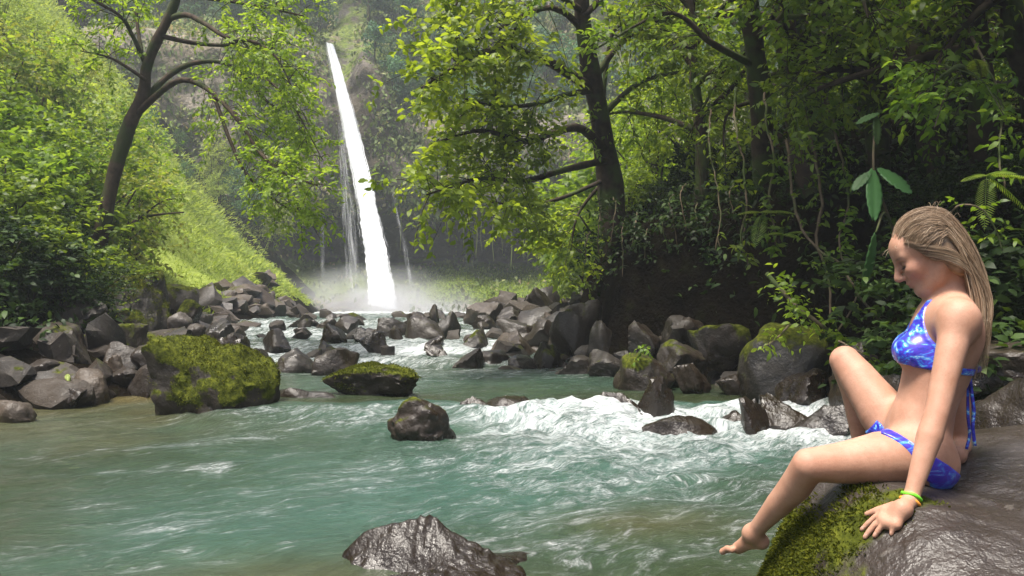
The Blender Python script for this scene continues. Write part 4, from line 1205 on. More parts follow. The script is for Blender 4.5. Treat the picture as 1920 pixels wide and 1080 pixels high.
# far off: trees on the hill above the fall, greenery clinging to the cliff
def far_tree_proto(seed):
    r_ = np.random.default_rng(seed)
    lob = 12
    c = np.stack([r_.normal(0, .2, lob), r_.normal(0, .2, lob), r_.uniform(.35, .88, lob)], -1)
    c[:, :2] *= (1.25 - c[:, 2:3])
    R = r_.uniform(.11, .2, lob)
    n = 1500
    i = r_.integers(0, lob, n)
    d = nrm(r_.normal(size=(n, 3)) + [0, 0, .3])
    P = c[i] + d * (R[i] * r_.uniform(.7, 1.05, n))[:, None]
    ls = r_.uniform(.035, .07, n)
    V, F, idx = leaves(P, nrm(np.cross(d, r_.normal(size=(n, 3)))) + [0, 0, -.3], d + .5 * r_.normal(size=(n, 3)) + [0, 0, .4], ls, ls * .62, .1, .2, 1)
    t = np.clip(.5 * r_.uniform(0, 1, n) + .5 * r_.uniform(0, 1, lob)[i], 0, 1)[idx]
    a = Acc(); a.add(*tube(smooth_line([[0, 0, -.1], [.01, 0, .3], [.0, .02, .75]], 8), np.linspace(.03, .008, 8), 6))
    return a.mesh('trunk'), foliage_mesh('crown', [(V, F, t)])
FT = [far_tree_proto(s_) for s_ in range(300, 305)]
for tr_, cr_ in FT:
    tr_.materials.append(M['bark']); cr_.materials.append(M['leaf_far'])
from mathutils.bvhtree import BVHTree
bv = BVHTree.FromPolygons([Vector(v) for v in Gc.reshape(-1, 3)], [list(f) for f in grid_faces(*XX.shape)])
def drop(x, y, z=90.):
    h = bv.ray_cast(Vector((x, y, z)), Vector((0, 0, -1)))
    return None if h[0] is None else h[0]
r_ = np.random.default_rng(88)
cnt = 0
for row, (y, x0, x1, n, hs) in enumerate([(52.6, -8.6, 12, 18, 2.6), (55.5, -30, 18, 26, 3.4), (60, -32, 20, 24, 4.4), (66, -34, 22, 24, 5.0), (74, -38, 24, 22, 6.0), (84, -42, 26, 20, 7.0)]):
    for j in range(n):
        x = x0 + (x1 - x0) * (j + r_.uniform(-.35, .35) + .5) / n
        yv = y + r_.uniform(-1.8, 1.8)
        if row < 2 and abs(x + 10.4) < 1.8: continue
        if row == 0: yv = y + r_.uniform(-.5, 1.5)
        p = drop(x, yv)
        if p is None: continue
        if (CAMZ + 575 / FPX * yv + 1.5) < p.z: continue
        h = hs * r_.uniform(.7, 1.3)
        e = empty('hill_tree', p - Vector((0, 0, .2)), r_.uniform(0, 6.28), (h * r_.uniform(.8, 1.15), h * r_.uniform(.8, 1.15), h))
        tr_, cr_ = FT[r_.integers(5)]
        link('trunk', tr_, parent=e); link('crown', cr_, parent=e)
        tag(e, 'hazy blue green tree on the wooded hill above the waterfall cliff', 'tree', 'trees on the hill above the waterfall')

Nc = grid_normals(Gc)
if Nc[120, 165, 1] > 0: Nc = -Nc
def scatter(G, N, w, n, r_):
    """random points over a grid, chosen by weight per cell"""
    cw = w[:-1, :-1] * np.linalg.norm(np.cross(G[1:, :-1] - G[:-1, :-1], G[:-1, 1:] - G[:-1, :-1]), axis=-1)
    c = np.cumsum(cw.ravel()); k = np.searchsorted(c, r_.uniform(0, c[-1], n))
    i, j = np.unravel_index(np.minimum(k, cw.size - 1), cw.shape)
    a, b = r_.uniform(0, 1, (2, n, 1))
    P = (G[i, j] * (1 - a) + G[i + 1, j] * a) * (1 - b) + (G[i, j + 1] * (1 - a) + G[i + 1, j + 1] * a) * b
    return P, N[i, j]
inview = (np.abs(XX) < .70 * PY) & (PZ < .45 * PY)
clump = fbm(p3(XX * .45, PZ * .45, PY * .2), 4, 95)
fallz = np.exp(-((XX + 10.6 - (16 - PZ) * .24) / 1.5) ** 2)
wgt = inview * np.clip(.85 + 1.5 * clump, .12, 1.6) * (1 - .97 * fallz) * np.where((PZ > 3.6) & (PZ < 6.6) & (PY > 52), .04, 1) * np.where(PZ < 3.6, .25, 1)
P, N = scatter(Gc, Nc, wgt, 210000, r_)
depth_ = np.clip(fbm(P * .6, 3, 96) + .5, 0, 1.3)
P = P + N * (r_.uniform(0, .75, (len(P), 1)) ** 1.5 * depth_[:, None] * 1.3)
ls = r_.uniform(.16, .40, len(P))
V, F, idx = leaves(P, r_.normal(size=P.shape) * .6 + [0, -.2, -.8], N + .6 * r_.normal(size=P.shape) + [0, 0, .5], ls, ls * .6, .1, .25, 1)
tt_ = np.clip(.35 + .45 * fbm(P * .35, 3, 97) + .28 * r_.normal(size=len(P)), 0, 1)
gre = link('cliff_greenery', make_mesh('cliff_greenery', V, F, {'tint': tt_[idx]}), M['leaf_cliff'])
tag(gre, 'mass of small plants clinging to the cliff around the waterfall', 'greenery', kind='stuff')

# creepers hanging from the overhang right of the fall
for i, (px, y0, y1, rr) in enumerate([(752, 395, 470, .03), (893, 425, 484, .035), (925, 440, 490, .03), (956, 430, 505, .045), (980, 430, 490, .03), (992, 435, 492, .03), (1003, 430, 488, .03), (1030, 420, 520, .075), (1064, 430, 500, .04), (870, 420, 462, .03), (905, 430, 470, .02), (940, 430, 476, .02), (1015, 430, 500, .03), (1046, 430, 480, .02), (842, 410, 455, .025)]):
    d = 51.5
    a, b = at(px, y0 - 30, d), at(px + rng.uniform(-3, 3), y1, d)
    ln = smooth_line([a, (a + b) / 2 + [rng.uniform(-.1, .1), 0, 0], b], 10)
    o = link('hanging_vine', make_mesh('hanging_vine', *tube(ln - a, np.linspace(rr, rr * .6, 10), 6)), M['leaf_cliff'], loc=a)
    o.data.attributes.new('tint', 'FLOAT', 'POINT').data.foreach_set('value', np.full(len(o.data.vertices), .6, np.float32))
    tag(o, 'pale hanging vine under the dark overhang right of the waterfall' if px != 1030 else 'thickest pale vine hanging from the overhang near the right bank', 'vine', 'vines under the overhang')

# grass and ferns over the bright slope, low plants on the shaded banks
gN = grid_normals(np.stack([X, Y, Z], -1))
gN = np.where(gN[..., 2:3] < 0, -gN, gN)
GG = np.stack([X, Y, Z], -1)
slo = xl(Y) - X
wg = (slo > .5) * (slo < 16) * (Y > 16) * (Y < 47) * (.4 + .6 * sstep(-.2, .3, fbm(p3(X * .5, Y * .5), 3, 98))) * (900 / np.maximum(Y, 1) ** 2)
P, N = scatter(GG, gN, wg, 80000, r_)
ls = r_.uniform(.08, .22, len(P)) * np.clip(P[:, 1] / 36, .35, 1.2) * np.where(r_.uniform(size=len(P)) > .85, 1.7, 1)
V, F, idx = leaves(P, N * .6 + r_.normal(size=P.shape) * .55 + [.25, -.1, .25], r_.normal(size=P.shape) + [0, -.2, .9], ls, ls * .22, .1, .4, 1)
o = link('grass', make_mesh('grass', V, F, {'tint': np.clip(.5 + .3 * fbm(P * .5, 3, 99) + .22 * r_.normal(size=len(P)), 0, 1)[idx]}), M['leaf_grass'])
tag(o, 'bright yellow green grass covering the slope left of the waterfall', 'grass', kind='stuff')
sr_ = X - xh(Y)
wu = (np.clip((sr_ - .35) / .8, 0, 1) + ((slo > 1.2) & (Y < 18))) * (Y > 4) * (Y < 24) * (np.abs(X) < .75 * Y + 1) * (120 / np.maximum(Y, 1) ** 2)
P, N = scatter(GG, gN, wu, 30000, r_)
P = P + N * (r_.uniform(0, .28, (len(P), 1)))
ls = r_.uniform(.05, .13, len(P))
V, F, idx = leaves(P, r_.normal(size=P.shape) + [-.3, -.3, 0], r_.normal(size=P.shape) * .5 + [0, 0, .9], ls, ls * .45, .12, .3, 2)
o = link('undergrowth', make_mesh('undergrowth', V, F, {'tint': r_.uniform(0, 1, len(P))[idx]}), M['leaf_shade'])
tag(o, 'low leafy undergrowth covering the shaded banks', 'undergrowth', kind='stuff')
# moss and small plants on the ledge right of the fall
wl = inview * (PZ < 3.3) * (PZ > 1.0) * (XX > -5.5) * (XX < 9)
P, N = scatter(Gc, Nc, wl.astype(float), 9000, r_)
ls = r_.uniform(.10, .26, len(P))
V, F, idx = leaves(P, N * .5 + r_.normal(size=P.shape) * .6 + [0, 0, .2], r_.normal(size=P.shape) * .6 + [0, -.2, .9], ls, ls * .4, .1, .4, 1)
o = link('ledge_grass', make_mesh('ledge_grass', V, F, {'tint': np.clip(.3 + .25 * r_.normal(size=len(P)), 0, 1)[idx]}), M['leaf_grass'])
tag(o, 'mossy grass on the ledge right of the waterfall', 'grass', kind='stuff')

# creepers with leaves in front of the dark right bank
r_ = np.random.default_rng(123)
def creeper(label, pts, rad, nl, L, mat='leaf_mid', name='creeper', cat='creeper', group=None, spread=.10, up=0.0):
    pts = np.asarray(pts)
    if up: pts = np.vstack([pts[0] + [up * .15, up * .9, up], pts[0] + [0, up * .3, up * .45], pts])
    e = empty(name, pts[0])
    ln = smooth_line(pts, 40)
    ln = ln + .02 * fbm(ln * 6, 3, int(r_.integers(999)))[:, None] * np.array([1, .6, .3])
    a = Acc(); a.add(*tube(ln - pts[0], np.linspace(rad, rad * .5, 40), 6, .2, 3))
    link('stem', a.mesh('stem'), M['vine'], e)
    if nl:
        i = r_.integers(2, 40, nl)
        d = nrm(r_.normal(size=(nl, 3)) * [1, .7, .5] + [0, -.35, -.15])
        V, F, T = sprigs(ln[i] - pts[0], d, spread * r_.uniform(.6, 1.6, nl), 4, L, L * .46, r_, 2, .35)
        link('leaves', foliage_mesh('leaves', [(V, F, T)]), M[mat], e)
    tag(e, label, cat, group)
    return e
for lab, pts, rad, nl, L in [
    ('leafy creeper hanging down the left of the tangle on the dark bank', L3((1392, 300, 8.6), (1400, 380, 8.4), (1390, 450, 8.3), (1402, 500, 8.3)), .014, 26, .075),
    ('leafy creeper under the vine wrapped trunk', L3((1452, 300, 8.4), (1440, 380, 8.2), (1456, 440, 8.1), (1450, 480, 8.1)), .014, 34, .075),
    ('long twisted liana dropping from the vine wrapped trunk to the leafy branch', L3((1530, 300, 8.6), (1540, 380, 8.2), (1530, 450, 7.9), (1552, 520, 7.6), (1560, 600, 7.4)), .020, 44, .07),
    ('pale bare liana bent like an elbow above the leafy branch', L3((1500, 420, 7.9), (1540, 470, 7.7), (1580, 500, 7.5), (1604, 556, 7.3), (1570, 620, 7.2)), .015, 10, .06),
    ('creeper with many small leaves left of the two broad leaves', L3((1580, 300, 8.1), (1590, 380, 7.8), (1575, 450, 7.7), (1590, 540, 7.5)), .014, 50, .07),
    ('thin pale liana hanging straight in the dark gap', L3((1290, 90, 11), (1298, 200, 11), (1310, 290, 11), (1316, 380, 11)), .012, 6, .06),
    ('mossy creeper climbing the vine wrapped trunk', L3((1466, 40, 9.1), (1476, 130, 9.0), (1492, 220, 8.95), (1505, 300, 8.9)), .02, 46, .075),
    ('thin curved twig with a few leaves behind the head of the woman', L3((1770, 420, 5.6), (1800, 385, 5.5), (1850, 400, 5.5), (1880, 470, 5.5)), .008, 12, .06),
    ('leafy creeper hanging at the right edge behind the woman', L3((1880, 200, 6.2), (1872, 280, 6.0), (1886, 360, 5.9)), .012, 26, .07),
    ('loose creeper hanging over the dark bank right of the big trunk', L3((1340, 330, 9.6), (1350, 400, 9.3), (1340, 470, 9.2)), .012, 22, .07),
]:
    creeper(lab, pts, rad, nl, L, up=0.0 if 'twig' in lab else .9)

creeper('bright leafy branch reaching from the dark bank over the huge dark boulder', L3((1440, 512, 7.3), (1475, 556, 7.15), (1510, 590, 7.0), (1556, 622, 7.0), (1610, 660, 7.1)), .022, 62, .065, 'leaf_bright', 'leafy_branch', 'branch', spread=.16)
creeper('small bright plant hanging left of the raised knee', L3((1480, 610, 7.0), (1450, 640, 6.9), (1430, 650, 6.9)), .008, 10, .06, 'leaf_bright', 'plant', 'plant')
creeper('few leaved twig beside the raised knee', L3((1570, 640, 6.4), (1620, 668, 6.3), (1650, 690, 6.3)), .008, 10, .055, 'leaf_mid', 'plant', 'plant')
creeper('tiny green sprig growing between the right bank boulders', L3((1192, 675, 8.2), (1206, 655, 8.2), (1215, 645, 8.2)), .006, 8, .05, 'leaf_mid', 'plant', 'plant')

for i, px in enumerate(np.linspace(1105, 1420, 15)):
    d_ = 11.6 - i * .13
    y0_ = 392 + 26 * r_.normal(); y1_ = y0_ + r_.uniform(50, 130)
    creeper('thin leafy creeper trailing over the rim of the dark bank', L3((px, y0_, d_ + .3), (px + r_.normal() * 6, y0_ + 20, d_ - .2), (px + r_.normal() * 10, y1_, d_ - .3)), .010, 22, .075, 'leaf_shade', group='creepers trailing over the dark bank', spread=.16)

# broad leaved plant above the head of the woman
def big_leaf(parent, base, tip, width, normal, sag=.12, wave=.012, n=15, name='leaf', mat='leaf_big', tint=.5):
    base, tip = np.asarray(base), np.asarray(tip)
    ax = tip - base; Ln = np.linalg.norm(ax); ax = ax / Ln
    sd = nrm(np.cross(ax, normal)); up = np.cross(sd, ax)
    t = np.linspace(0, 1, n)[:, None]; s_ = np.linspace(-1, 1, 9)[None, :]
    prof_ = np.sin(np.pi * np.clip(t * .93 + .05, 0, 1)) ** .65
    h = .22 * np.abs(s_) * width * .5 - .10 * (s_ ** 2) * width + wave * np.sin(t * 46 - np.abs(s_) * 4) * (np.abs(s_) > .1)
    V = base + ax * (Ln * (t + .04 * np.abs(s_) - .04))[..., None] + sd * (s_ * prof_ * width * .5)[..., None] + up * (h * prof_ - sag * Ln * t ** 2)[..., None]
    o = link(name, make_mesh(name, (V - np.array(parent.location)).reshape(-1, 3), [grid_faces(n, 9)], {'tint': np.full(n * 9, tint)}), M[mat], parent)
    o.modifiers.new('thickness', 'SOLIDIFY').thickness = .002
    return o
bp = empty('broad_leaf_plant', at(1628, 300, 6.6))
for a, b, w, nn, tn in [((1636, 318, 6.5), (1646, 408, 6.3), .13, (.2, -.9, .5), .9), ((1648, 316, 6.5), (1712, 356, 6.3), .15, (.1, -.7, .8), .7), ((1632, 322, 6.5), (1598, 352, 6.4), .09, (-.3, -.6, .7), .3),
                        ((1642, 215, 6.6), (1650, 268, 6.5), .085, (.4, -.8, .3), 1.0), ((1640, 440, 6.3), (1628, 545, 6.3), .10, (.5, -.8, .2), .9), ((1648, 212, 6.6), (1606, 226, 6.5), .07, (0, -.5, .9), .8)]:
    big_leaf(bp, at(*a), at(*b), w, np.array(nn), tint=tn)
a = Acc()
for pts in (L3((1690, 470, 6.9), (1660, 390, 6.7), (1638, 320, 6.5), (1642, 215, 6.6)), L3((1690, 470, 6.9), (1660, 400, 6.5), (1642, 436, 6.3))):
    a.add(*tube(smooth_line(pts, 14) - np.array(bp.location), np.linspace(.014, .007, 14), 6))
link('stem', a.mesh('stem'), M['vine'], bp)
tag(bp, 'plant with two broad glossy drooping leaves above the head of the woman', 'plant')

def fern(label, base, dirs, ln, mat='leaf_mid'):
    e = empty('fern', base)
    for d in dirs:
        d = nrm(np.array(d, float))
        t = np.linspace(0, 1, 26)
        ra = d * (ln * t)[:, None] + np.array([0, 0, -1]) * (.35 * ln * t ** 2)[:, None]
        a = Acc()
        a.add(*tube(ra, np.linspace(.005, .0015, 26), 4), tint=.3)
        T = nrm(np.gradient(ra, axis=0)); S = nrm(np.cross(T, [0, 0, 1]))
        for sg in (-1, 1):
            ls = ln * .26 * np.sin(np.pi * np.clip(t[2:] * .9 + .12, 0, 1)) ** .8
            V, F, idx = leaves(ra[2:], S[2:] * sg + T[2:] * .45 + [0, 0, -.1], np.cross(S, T)[2:] * np.sign(np.cross(S, T)[2:, 2:3] + 1e-6), ls, np.full(24, ln * .026), .1, .2, 2)
            a.add(V, F, tint=r_.uniform(.4, 1, 24)[idx])
        link('frond', a.mesh('frond'), M[mat], e)
    tag(e, label, 'fern')
fern('fern with drooping fronds at the right edge behind the woman', at(1850, 330, 5.8), [(-.6, -.4, .1), (.5, -.5, .1), (.1, -.8, .2), (-.2, -.3, -.7), (.6, -.2, -.4)], .30)
fern('fern hanging from the dark bank left of the creepers', at(1430, 400, 8.2), [(-.7, -.4, .2), (.6, -.5, .2), (0, -.8, .2), (-.3, -.5, -.5)], .34)
fern('small fern at the foot of the creepers', at(1470, 440, 8.0), [(-.6, -.4, .2), (.7, -.4, .3), (.1, -.7, .1)], .28)
fern('fern lit by the sky high at the right edge', at(1840, 150, 6.4), [(-.3, -.4, .4), (.4, -.5, -.2), (.1, -.6, -.5), (-.6, -.3, -.1)], .34)
big_leaf(tag(empty('fallen_leaf', at(126, 706, 8.0)), 'yellow fallen leaf on the stones of the left shore', 'leaf'), at(126, 702, 8.0), at(128, 716, 7.95), .05, np.array([0, -.8, .5]), n=9, name='blade', mat='leaf_grass', tint=1.0)

# ------------------------------------------------------------------ the seated woman: one continuous body grown from a distance field
H = .0036
g0 = np.array([.56, 2.05, .10]); g1 = np.array([1.55, 3.00, 1.27])
nx, ny, nz = [int(v) for v in np.ceil((g1 - g0) / H)]
axx = [g0[i] + H * np.arange((nx, ny, nz)[i]) for i in range(3)]
FB = np.full((nx, ny, nz), 1.0, np.float32)

def sub(c_lo, c_hi):
    i0 = np.maximum(np.floor((np.asarray(c_lo) - g0) / H).astype(int), 0)
    i1 = np.minimum(np.ceil((np.asarray(c_hi) - g0) / H).astype(int) + 1, (nx, ny, nz))
    sl = tuple(slice(a, max(b, a)) for a, b in zip(i0, i1))
    P = [axx[0][sl[0]][:, None, None].astype(np.float32), axx[1][sl[1]][None, :, None].astype(np.float32), axx[2][sl[2]][None, None, :].astype(np.float32)]
    return sl, P
def blend(Fd, sl, d, k, mode='add'):
    a = Fd[sl]
    if mode == 'add':
        h = np.maximum(k - np.abs(a - d), 0) / k
        Fd[sl] = np.minimum(a, d) - h * h * k * .25
    else:
        d = -d
        h = np.maximum(k - np.abs(a - d), 0) / k
        Fd[sl] = np.maximum(a, d) + h * h * k * .25
def cone(a, b, ra, rb, k=.02, Fd=None, mode='add'):
    Fd = FB if Fd is None else Fd
    a, b = np.asarray(a, float), np.asarray(b, float)
    m = max(ra, rb) + k + .01
    sl, P = sub(np.minimum(a, b) - m, np.maximum(a, b) + m)
    ab = b - a
    t = np.clip(sum((P[i] - np.float32(a[i])) * np.float32(ab[i]) for i in range(3)) / np.float32(ab @ ab + 1e-12), 0, 1)
    d = np.sqrt(sum((P[i] - np.float32(a[i]) - t * np.float32(ab[i])) ** 2 for i in range(3))) - (ra + (rb - ra) * t)
    blend(Fd, sl, d, k, mode)
def chain(pts, rs, k=.02, Fd=None):
    Fd = FB if Fd is None else Fd
    pts = [np.asarray(q, float) for q in pts]
    m = max(rs) + k + .01
    sl, P = sub(np.min(pts, 0) - m, np.max(pts, 0) + m)
    D = None
    for i in range(len(pts) - 1):
        a, ab = pts[i], pts[i + 1] - pts[i]
        t = np.clip(sum((P[j] - np.float32(a[j])) * np.float32(ab[j]) for j in range(3)) / np.float32(ab @ ab + 1e-12), 0, 1)
        d = np.sqrt(sum((P[j] - np.float32(a[j]) - t * np.float32(ab[j])) ** 2 for j in range(3))) - (rs[i] + (rs[i + 1] - rs[i]) * t)
        if D is None: D = d
        else:
            kk = .5 * rs[i]
            h = np.maximum(kk - np.abs(D - d), 0) / kk
            D = np.minimum(D, d) - h * h * kk * .03
    blend(Fd, sl, D, k)
def ell(c, r, fr, k=.02, Fd=None, mode='add'):
    Fd = FB if Fd is None else Fd
    c = np.asarray(c, float); m = max(r) + k + .01
    sl, P = sub(c - m, c + m)
    q = [P[i] - np.float32(c[i]) for i in range(3)]
    u = [sum(q[i] * np.float32(fr[j][i]) for i in range(3)) for j in range(3)]
    k0 = np.sqrt(sum((u[j] / r[j]) ** 2 for j in range(3)))
    k1 = np.sqrt(sum((u[j] / r[j] ** 2) ** 2 for j in range(3))) + 1e-6
    blend(Fd, sl, k0 * (k0 - 1) / k1, k, mode)
UP = np.array([0, 0, 1.0])
Ft = nrm(np.array([-.94, .34, 0])); Lt = np.cross(UP, Ft)
Fp = nrm(np.array([-.95, .30, 0])); Lp = np.cross(UP, Fp)
lean = nrm(np.array([.17, 0, 1.0]))
TF = [nrm(Ft + .16 * UP), Lt, nrm(UP - .16 * Ft)]

pel = at(1716, 842, 2.5); wai = at(1738, 752, 2.5); rib = at(1768, 655, 2.5); nek = at(1785, 566, 2.5)
# trunk
ell(pel, (.082, .142, .095), [Fp, Lp, UP], .05)
ell(pel - .026 * Fp - .03 * UP + .066 * Lp, (.078, .076, .076), [Fp, Lp, UP], .03)
ell(pel - .026 * Fp - .03 * UP - .066 * Lp, (.078, .076, .076), [Fp, Lp, UP], .03)
ell((pel + wai) / 2 + .006 * Ft, (.078, .118, .085), TF, .05)
ell(wai, (.070, .108, .085), TF, .05)
ell((wai + rib) / 2, (.078, .118, .085), TF, .05)
ell(rib, (.086, .128, .110), TF, .05)
ell(rib + .075 * UP + .01 * lean, (.066, .130, .070), TF, .05)
for sg in (1, -1):
    ell(rib + .076 * Ft + sg * .066 * Lt - .006 * UP, (.050, .056, .052), TF, .030)
    ell(rib - .05 * Ft + sg * .07 * Lt + .03 * UP, (.045, .06, .075), TF, .03)       # shoulder blades
chain([rib + .05 * UP, nek - .01 * UP], [.07, .056], .05)
# neck
hc = at(1735, 468, 2.5)
pt_ = math.radians(29)
hf = nrm(np.array([-.955, .297, 0]))
Hf = nrm(hf * math.cos(pt_) - UP * math.sin(pt_)); Hl = np.cross(UP, hf); Hu = np.cross(Hf, Hl)
HD = [Hf, Hl, Hu]
HS = .91
def hp(f, l, u): return hc + HS * (f * Hf + l * Hl + u * Hu)
chain([nek - .02 * UP, nek + .02 * UP - .01 * Ft, hp(-.028, 0, -.062)], [.056, .050, .050], .03)
# shoulders
shN = at(1797, 597, 2.355); shF = nek - .155 * Lt - .035 * UP
for s_ in (shN, shF):
    chain([nek - .005 * UP + .35 * (s_ - nek), s_ + .004 * UP], [.046, .046], .035)
    cone(rib + .045 * UP + .6 * (s_ - rib - .045 * UP), s_ - .02 * UP, .05, .048, .04)
# near arm
elN = at(1757, 772, 2.275)
wrN = at(1707, 938, 2.225)
um = (shN + elN) / 2
fm = elN + .28 * (wrN - elN)
chain([shN, shN + .35 * (elN - shN) + .004 * Lt, elN + .18 * (shN - elN), elN, fm, wrN + .15 * (elN - wrN), wrN], [.045, .0375, .032, .0300, .0315, .0205, .0192], .02)
# far arm, straight down behind the back
elF = shF * .5 + at(1803, 850, 2.74) * .5 + [.02, .01, 0]
wrF = at(1801, 838, 2.74)
chain([shF, elF, wrF], [.048, .036, .026], .02)
gF = on_seat(1795, 862, .012, 2.5, 2.9)
chain([wrF, gF + [0, 0, .012], gF + [-.06, .02, .0]], [.026, .026, .014], .02)
# near leg
hipN = pel + .082 * Lp - .012 * UP; hipF = pel - .082 * Lp - .008 * UP
knN = at(1517, 872, 2.385)
anN = at(1413, 1000, 2.58)
LEGN = ([hipN, hipN + .35 * (knN - hipN) + [0, 0, .004], hipN + .75 * (knN - hipN), knN], [.084, .073, .053, .0445])
0 and ell(knN + [-.004, -.004, .002], (.043, .047, .046), [nrm(knN - hipN), Lp, UP], .025)
cv = anN - knN
bk = nrm(np.cross(np.cross(cv, hipN - knN), cv))         # towards the calf
bk = bk if bk @ (hipN - knN) > 0 else -bk
chain(LEGN[0] + [knN + .28 * cv + .010 * bk, knN + .55 * cv + .005 * bk, knN + .85 * cv, anN], LEGN[1] + [.0425, .0355, .025, .0232], .03)
heN = at(1428, 1021, 2.585); toN = at(1374, 1030, 2.70)
fd = toN - heN
chain([anN, heN + [0, 0, .010]], [.0235, .0195], .02)
chain([anN + .08 * fd, heN + .45 * fd + [0, 0, .022], heN + .78 * fd + [0, 0, .004]], [.0235, .020, .0155], .02)
chain([heN + [0, 0, .006], heN + .5 * fd + [0, 0, .004], heN + .82 * fd], [.0185, .0125, .0145], .015)
fs = nrm(np.cross(fd, UP))
0 and ell(anN + .012 * fs + [-.004, -.012, -.002], (.009, .009, .009), [nrm(fd), fs, UP], .012)
0 and ell(anN - .012 * fs, (.02, .016, .014), [nrm(fd), fs, UP], .012)
for j, o_ in enumerate((-.024, -.010, .002, .013, .023)):
    b_ = heN + .80 * fd + fs * o_ + [0, 0, -.001]
    e_ = b_ + nrm(fd) * (.042 - .0045 * j) + fs * o_ * .12
    r_t = (.0105, .0082, .0078, .0074, .007)[j]
    chain([b_, (b_ + e_) / 2 + [0, 0, .006], e_ + [0, 0, -.001]], [r_t, r_t * .9, r_t], .006)
# far leg, knee raised, foot on the rock behind the near thigh
knF = at(1584, 676, 2.76)
anF = at(1624, 872, 2.79)
LEGF = ([hipF, hipF + .4 * (knF - hipF) - [0, 0, .006], hipF + .8 * (knF - hipF), knF], [.082, .071, .054, .0450])
0 and ell(knF + [.004, 0, -.004], (.043, .045, .046), [nrm(knF - hipF), Lp, UP], .025)
cv = anF - knF
chain(LEGF[0] + [knF + .28 * cv + [.014, 0, 0], knF + .55 * cv + [.008, 0, 0], knF + .86 * cv, anF], LEGF[1] + [.0425, .0355, .026, .0245], .03)
gfz = float(zseat(np.array(anF[0] - .06), np.array(anF[1])))
toF = np.array([anF[0] - .14, anF[1] + .02, float(zseat(np.array(anF[0] - .14), np.array(anF[1] + .02))) + .016])
chain([anF, np.array([anF[0] + .02, anF[1], gfz + .03])], [.027, .024], .02)
chain([anF - [0, 0, .01], np.array([anF[0] - .07, anF[1] + .01, gfz + .03]), toF], [.026, .024, .014], .02)
# head
ell(hp(-.012, 0, .022), (0.0865, 0.0688, 0.0800), HD, .02)
ell(hp(.030, 0, -.048), (0.0539, 0.0512, 0.0670), HD, .03)
ell(hp(.055, 0, .030), (0.0372, 0.0521, 0.0418), HD, .02)               # forehead
cone(hp(.060, -.012, -.104), hp(.060, .012, -.104), .020, .020, .02)   # chin
ell(hp(.074, 0, -.103), (0.0112, 0.0140, 0.0112), HD, .012)
for sg in (1, -1):
    chain([hp(-.020, sg * .055, -.050), hp(.020, sg * .042, -.092), hp(.062, sg * .012, -.106)], [.020, .016, .015], .022)   # jaw
    ell(hp(.060, sg * .038, -.034), (0.0260, 0.0223, 0.0242), HD, .02)      # cheek
    cone(hp(.082, sg * .012, .010), hp(.070, sg * .045, .012), .0095, .009, .014)   # brow
    ell(hp(.090, sg * .031, -.010), (0.0149, 0.0149, 0.0116), HD, .010, mode='cut')
    ell(hp(.070, sg * .031, -.010), (0.0135, 0.0149, 0.0112), HD, .005)   # lowered lid
    cone(hp(.0845, sg * .019, -.0175), hp(.079, sg * .044, -.0165), .0016, .0014, .003)
    ell(hp(.098, sg * .0115, -.047), (0.0102, 0.0070, 0.0070), HD, .007)  # nostril wing
chain([hp(.088, 0, .006), hp(.098, 0, -.016), hp(.113, 0, -.040)], [.0085, .0088, .0098], .010)
ell(hp(.106, 0, -.047), (0.0093, 0.0084, 0.0065), HD, .006)
ell(hp(.074, 0, -.066), (0.0186, 0.0251, 0.0140), HD, .012)               # mouth area
ell(hp(.0915, 0, -.0685), (0.0079, 0.0186, 0.0051), HD, .004)           # upper lip
ell(hp(.0880, 0, -.0800), (0.0082, 0.0167, 0.0058), HD, .004)           # lower lip
cone(hp(.100, -.018, -.0742), hp(.100, .018, -.0742), .0022, .0022, .003, mode='cut')

# near hand: palm and five fingers laid on the rock
FINGERS = []
kn_px = [(1660, 962), (1656, 974), (1664, 981), (1680, 984)]
tip_px = [(1616, 993), (1622, 1007), (1640, 1005), (1671, 1002)]
wr_low = on_seat(1692, 955, .024)
palm_k = [on_seat(*p, .016) for p in kn_px]
for q in palm_k: cone(wr_low, q, .0165, .0105, .016)
chain([wrN, wr_low], [.0195, .0195], .012)
for j in range(3): cone(palm_k[j], palm_k[j + 1], .0115, .0115, .012)
for j, (a, b) in enumerate(zip(palm_k, tip_px)):
    t_ = on_seat(*b, .0065)
    m1 = a * .58 + t_ * .42 + [0, 0, .0075]; m2 = a * .27 + t_ * .73 + [0, 0, .0045]
    r_f = (.0075, .0077, .0073, .0066)[j]
    chain([a, m1, m2, t_], [r_f * 1.12, r_f * 1.02, r_f * .95, r_f * .80], .004)
    FINGERS.append((m2, t_, r_f))
th0 = on_seat(1676, 950, .018); th1 = on_seat(1646, 957, .010); th2 = on_seat(1626, 964, .007)
chain([wr_low, th0, th1, th2], [.018, .0135, .0098, .0075], .008)

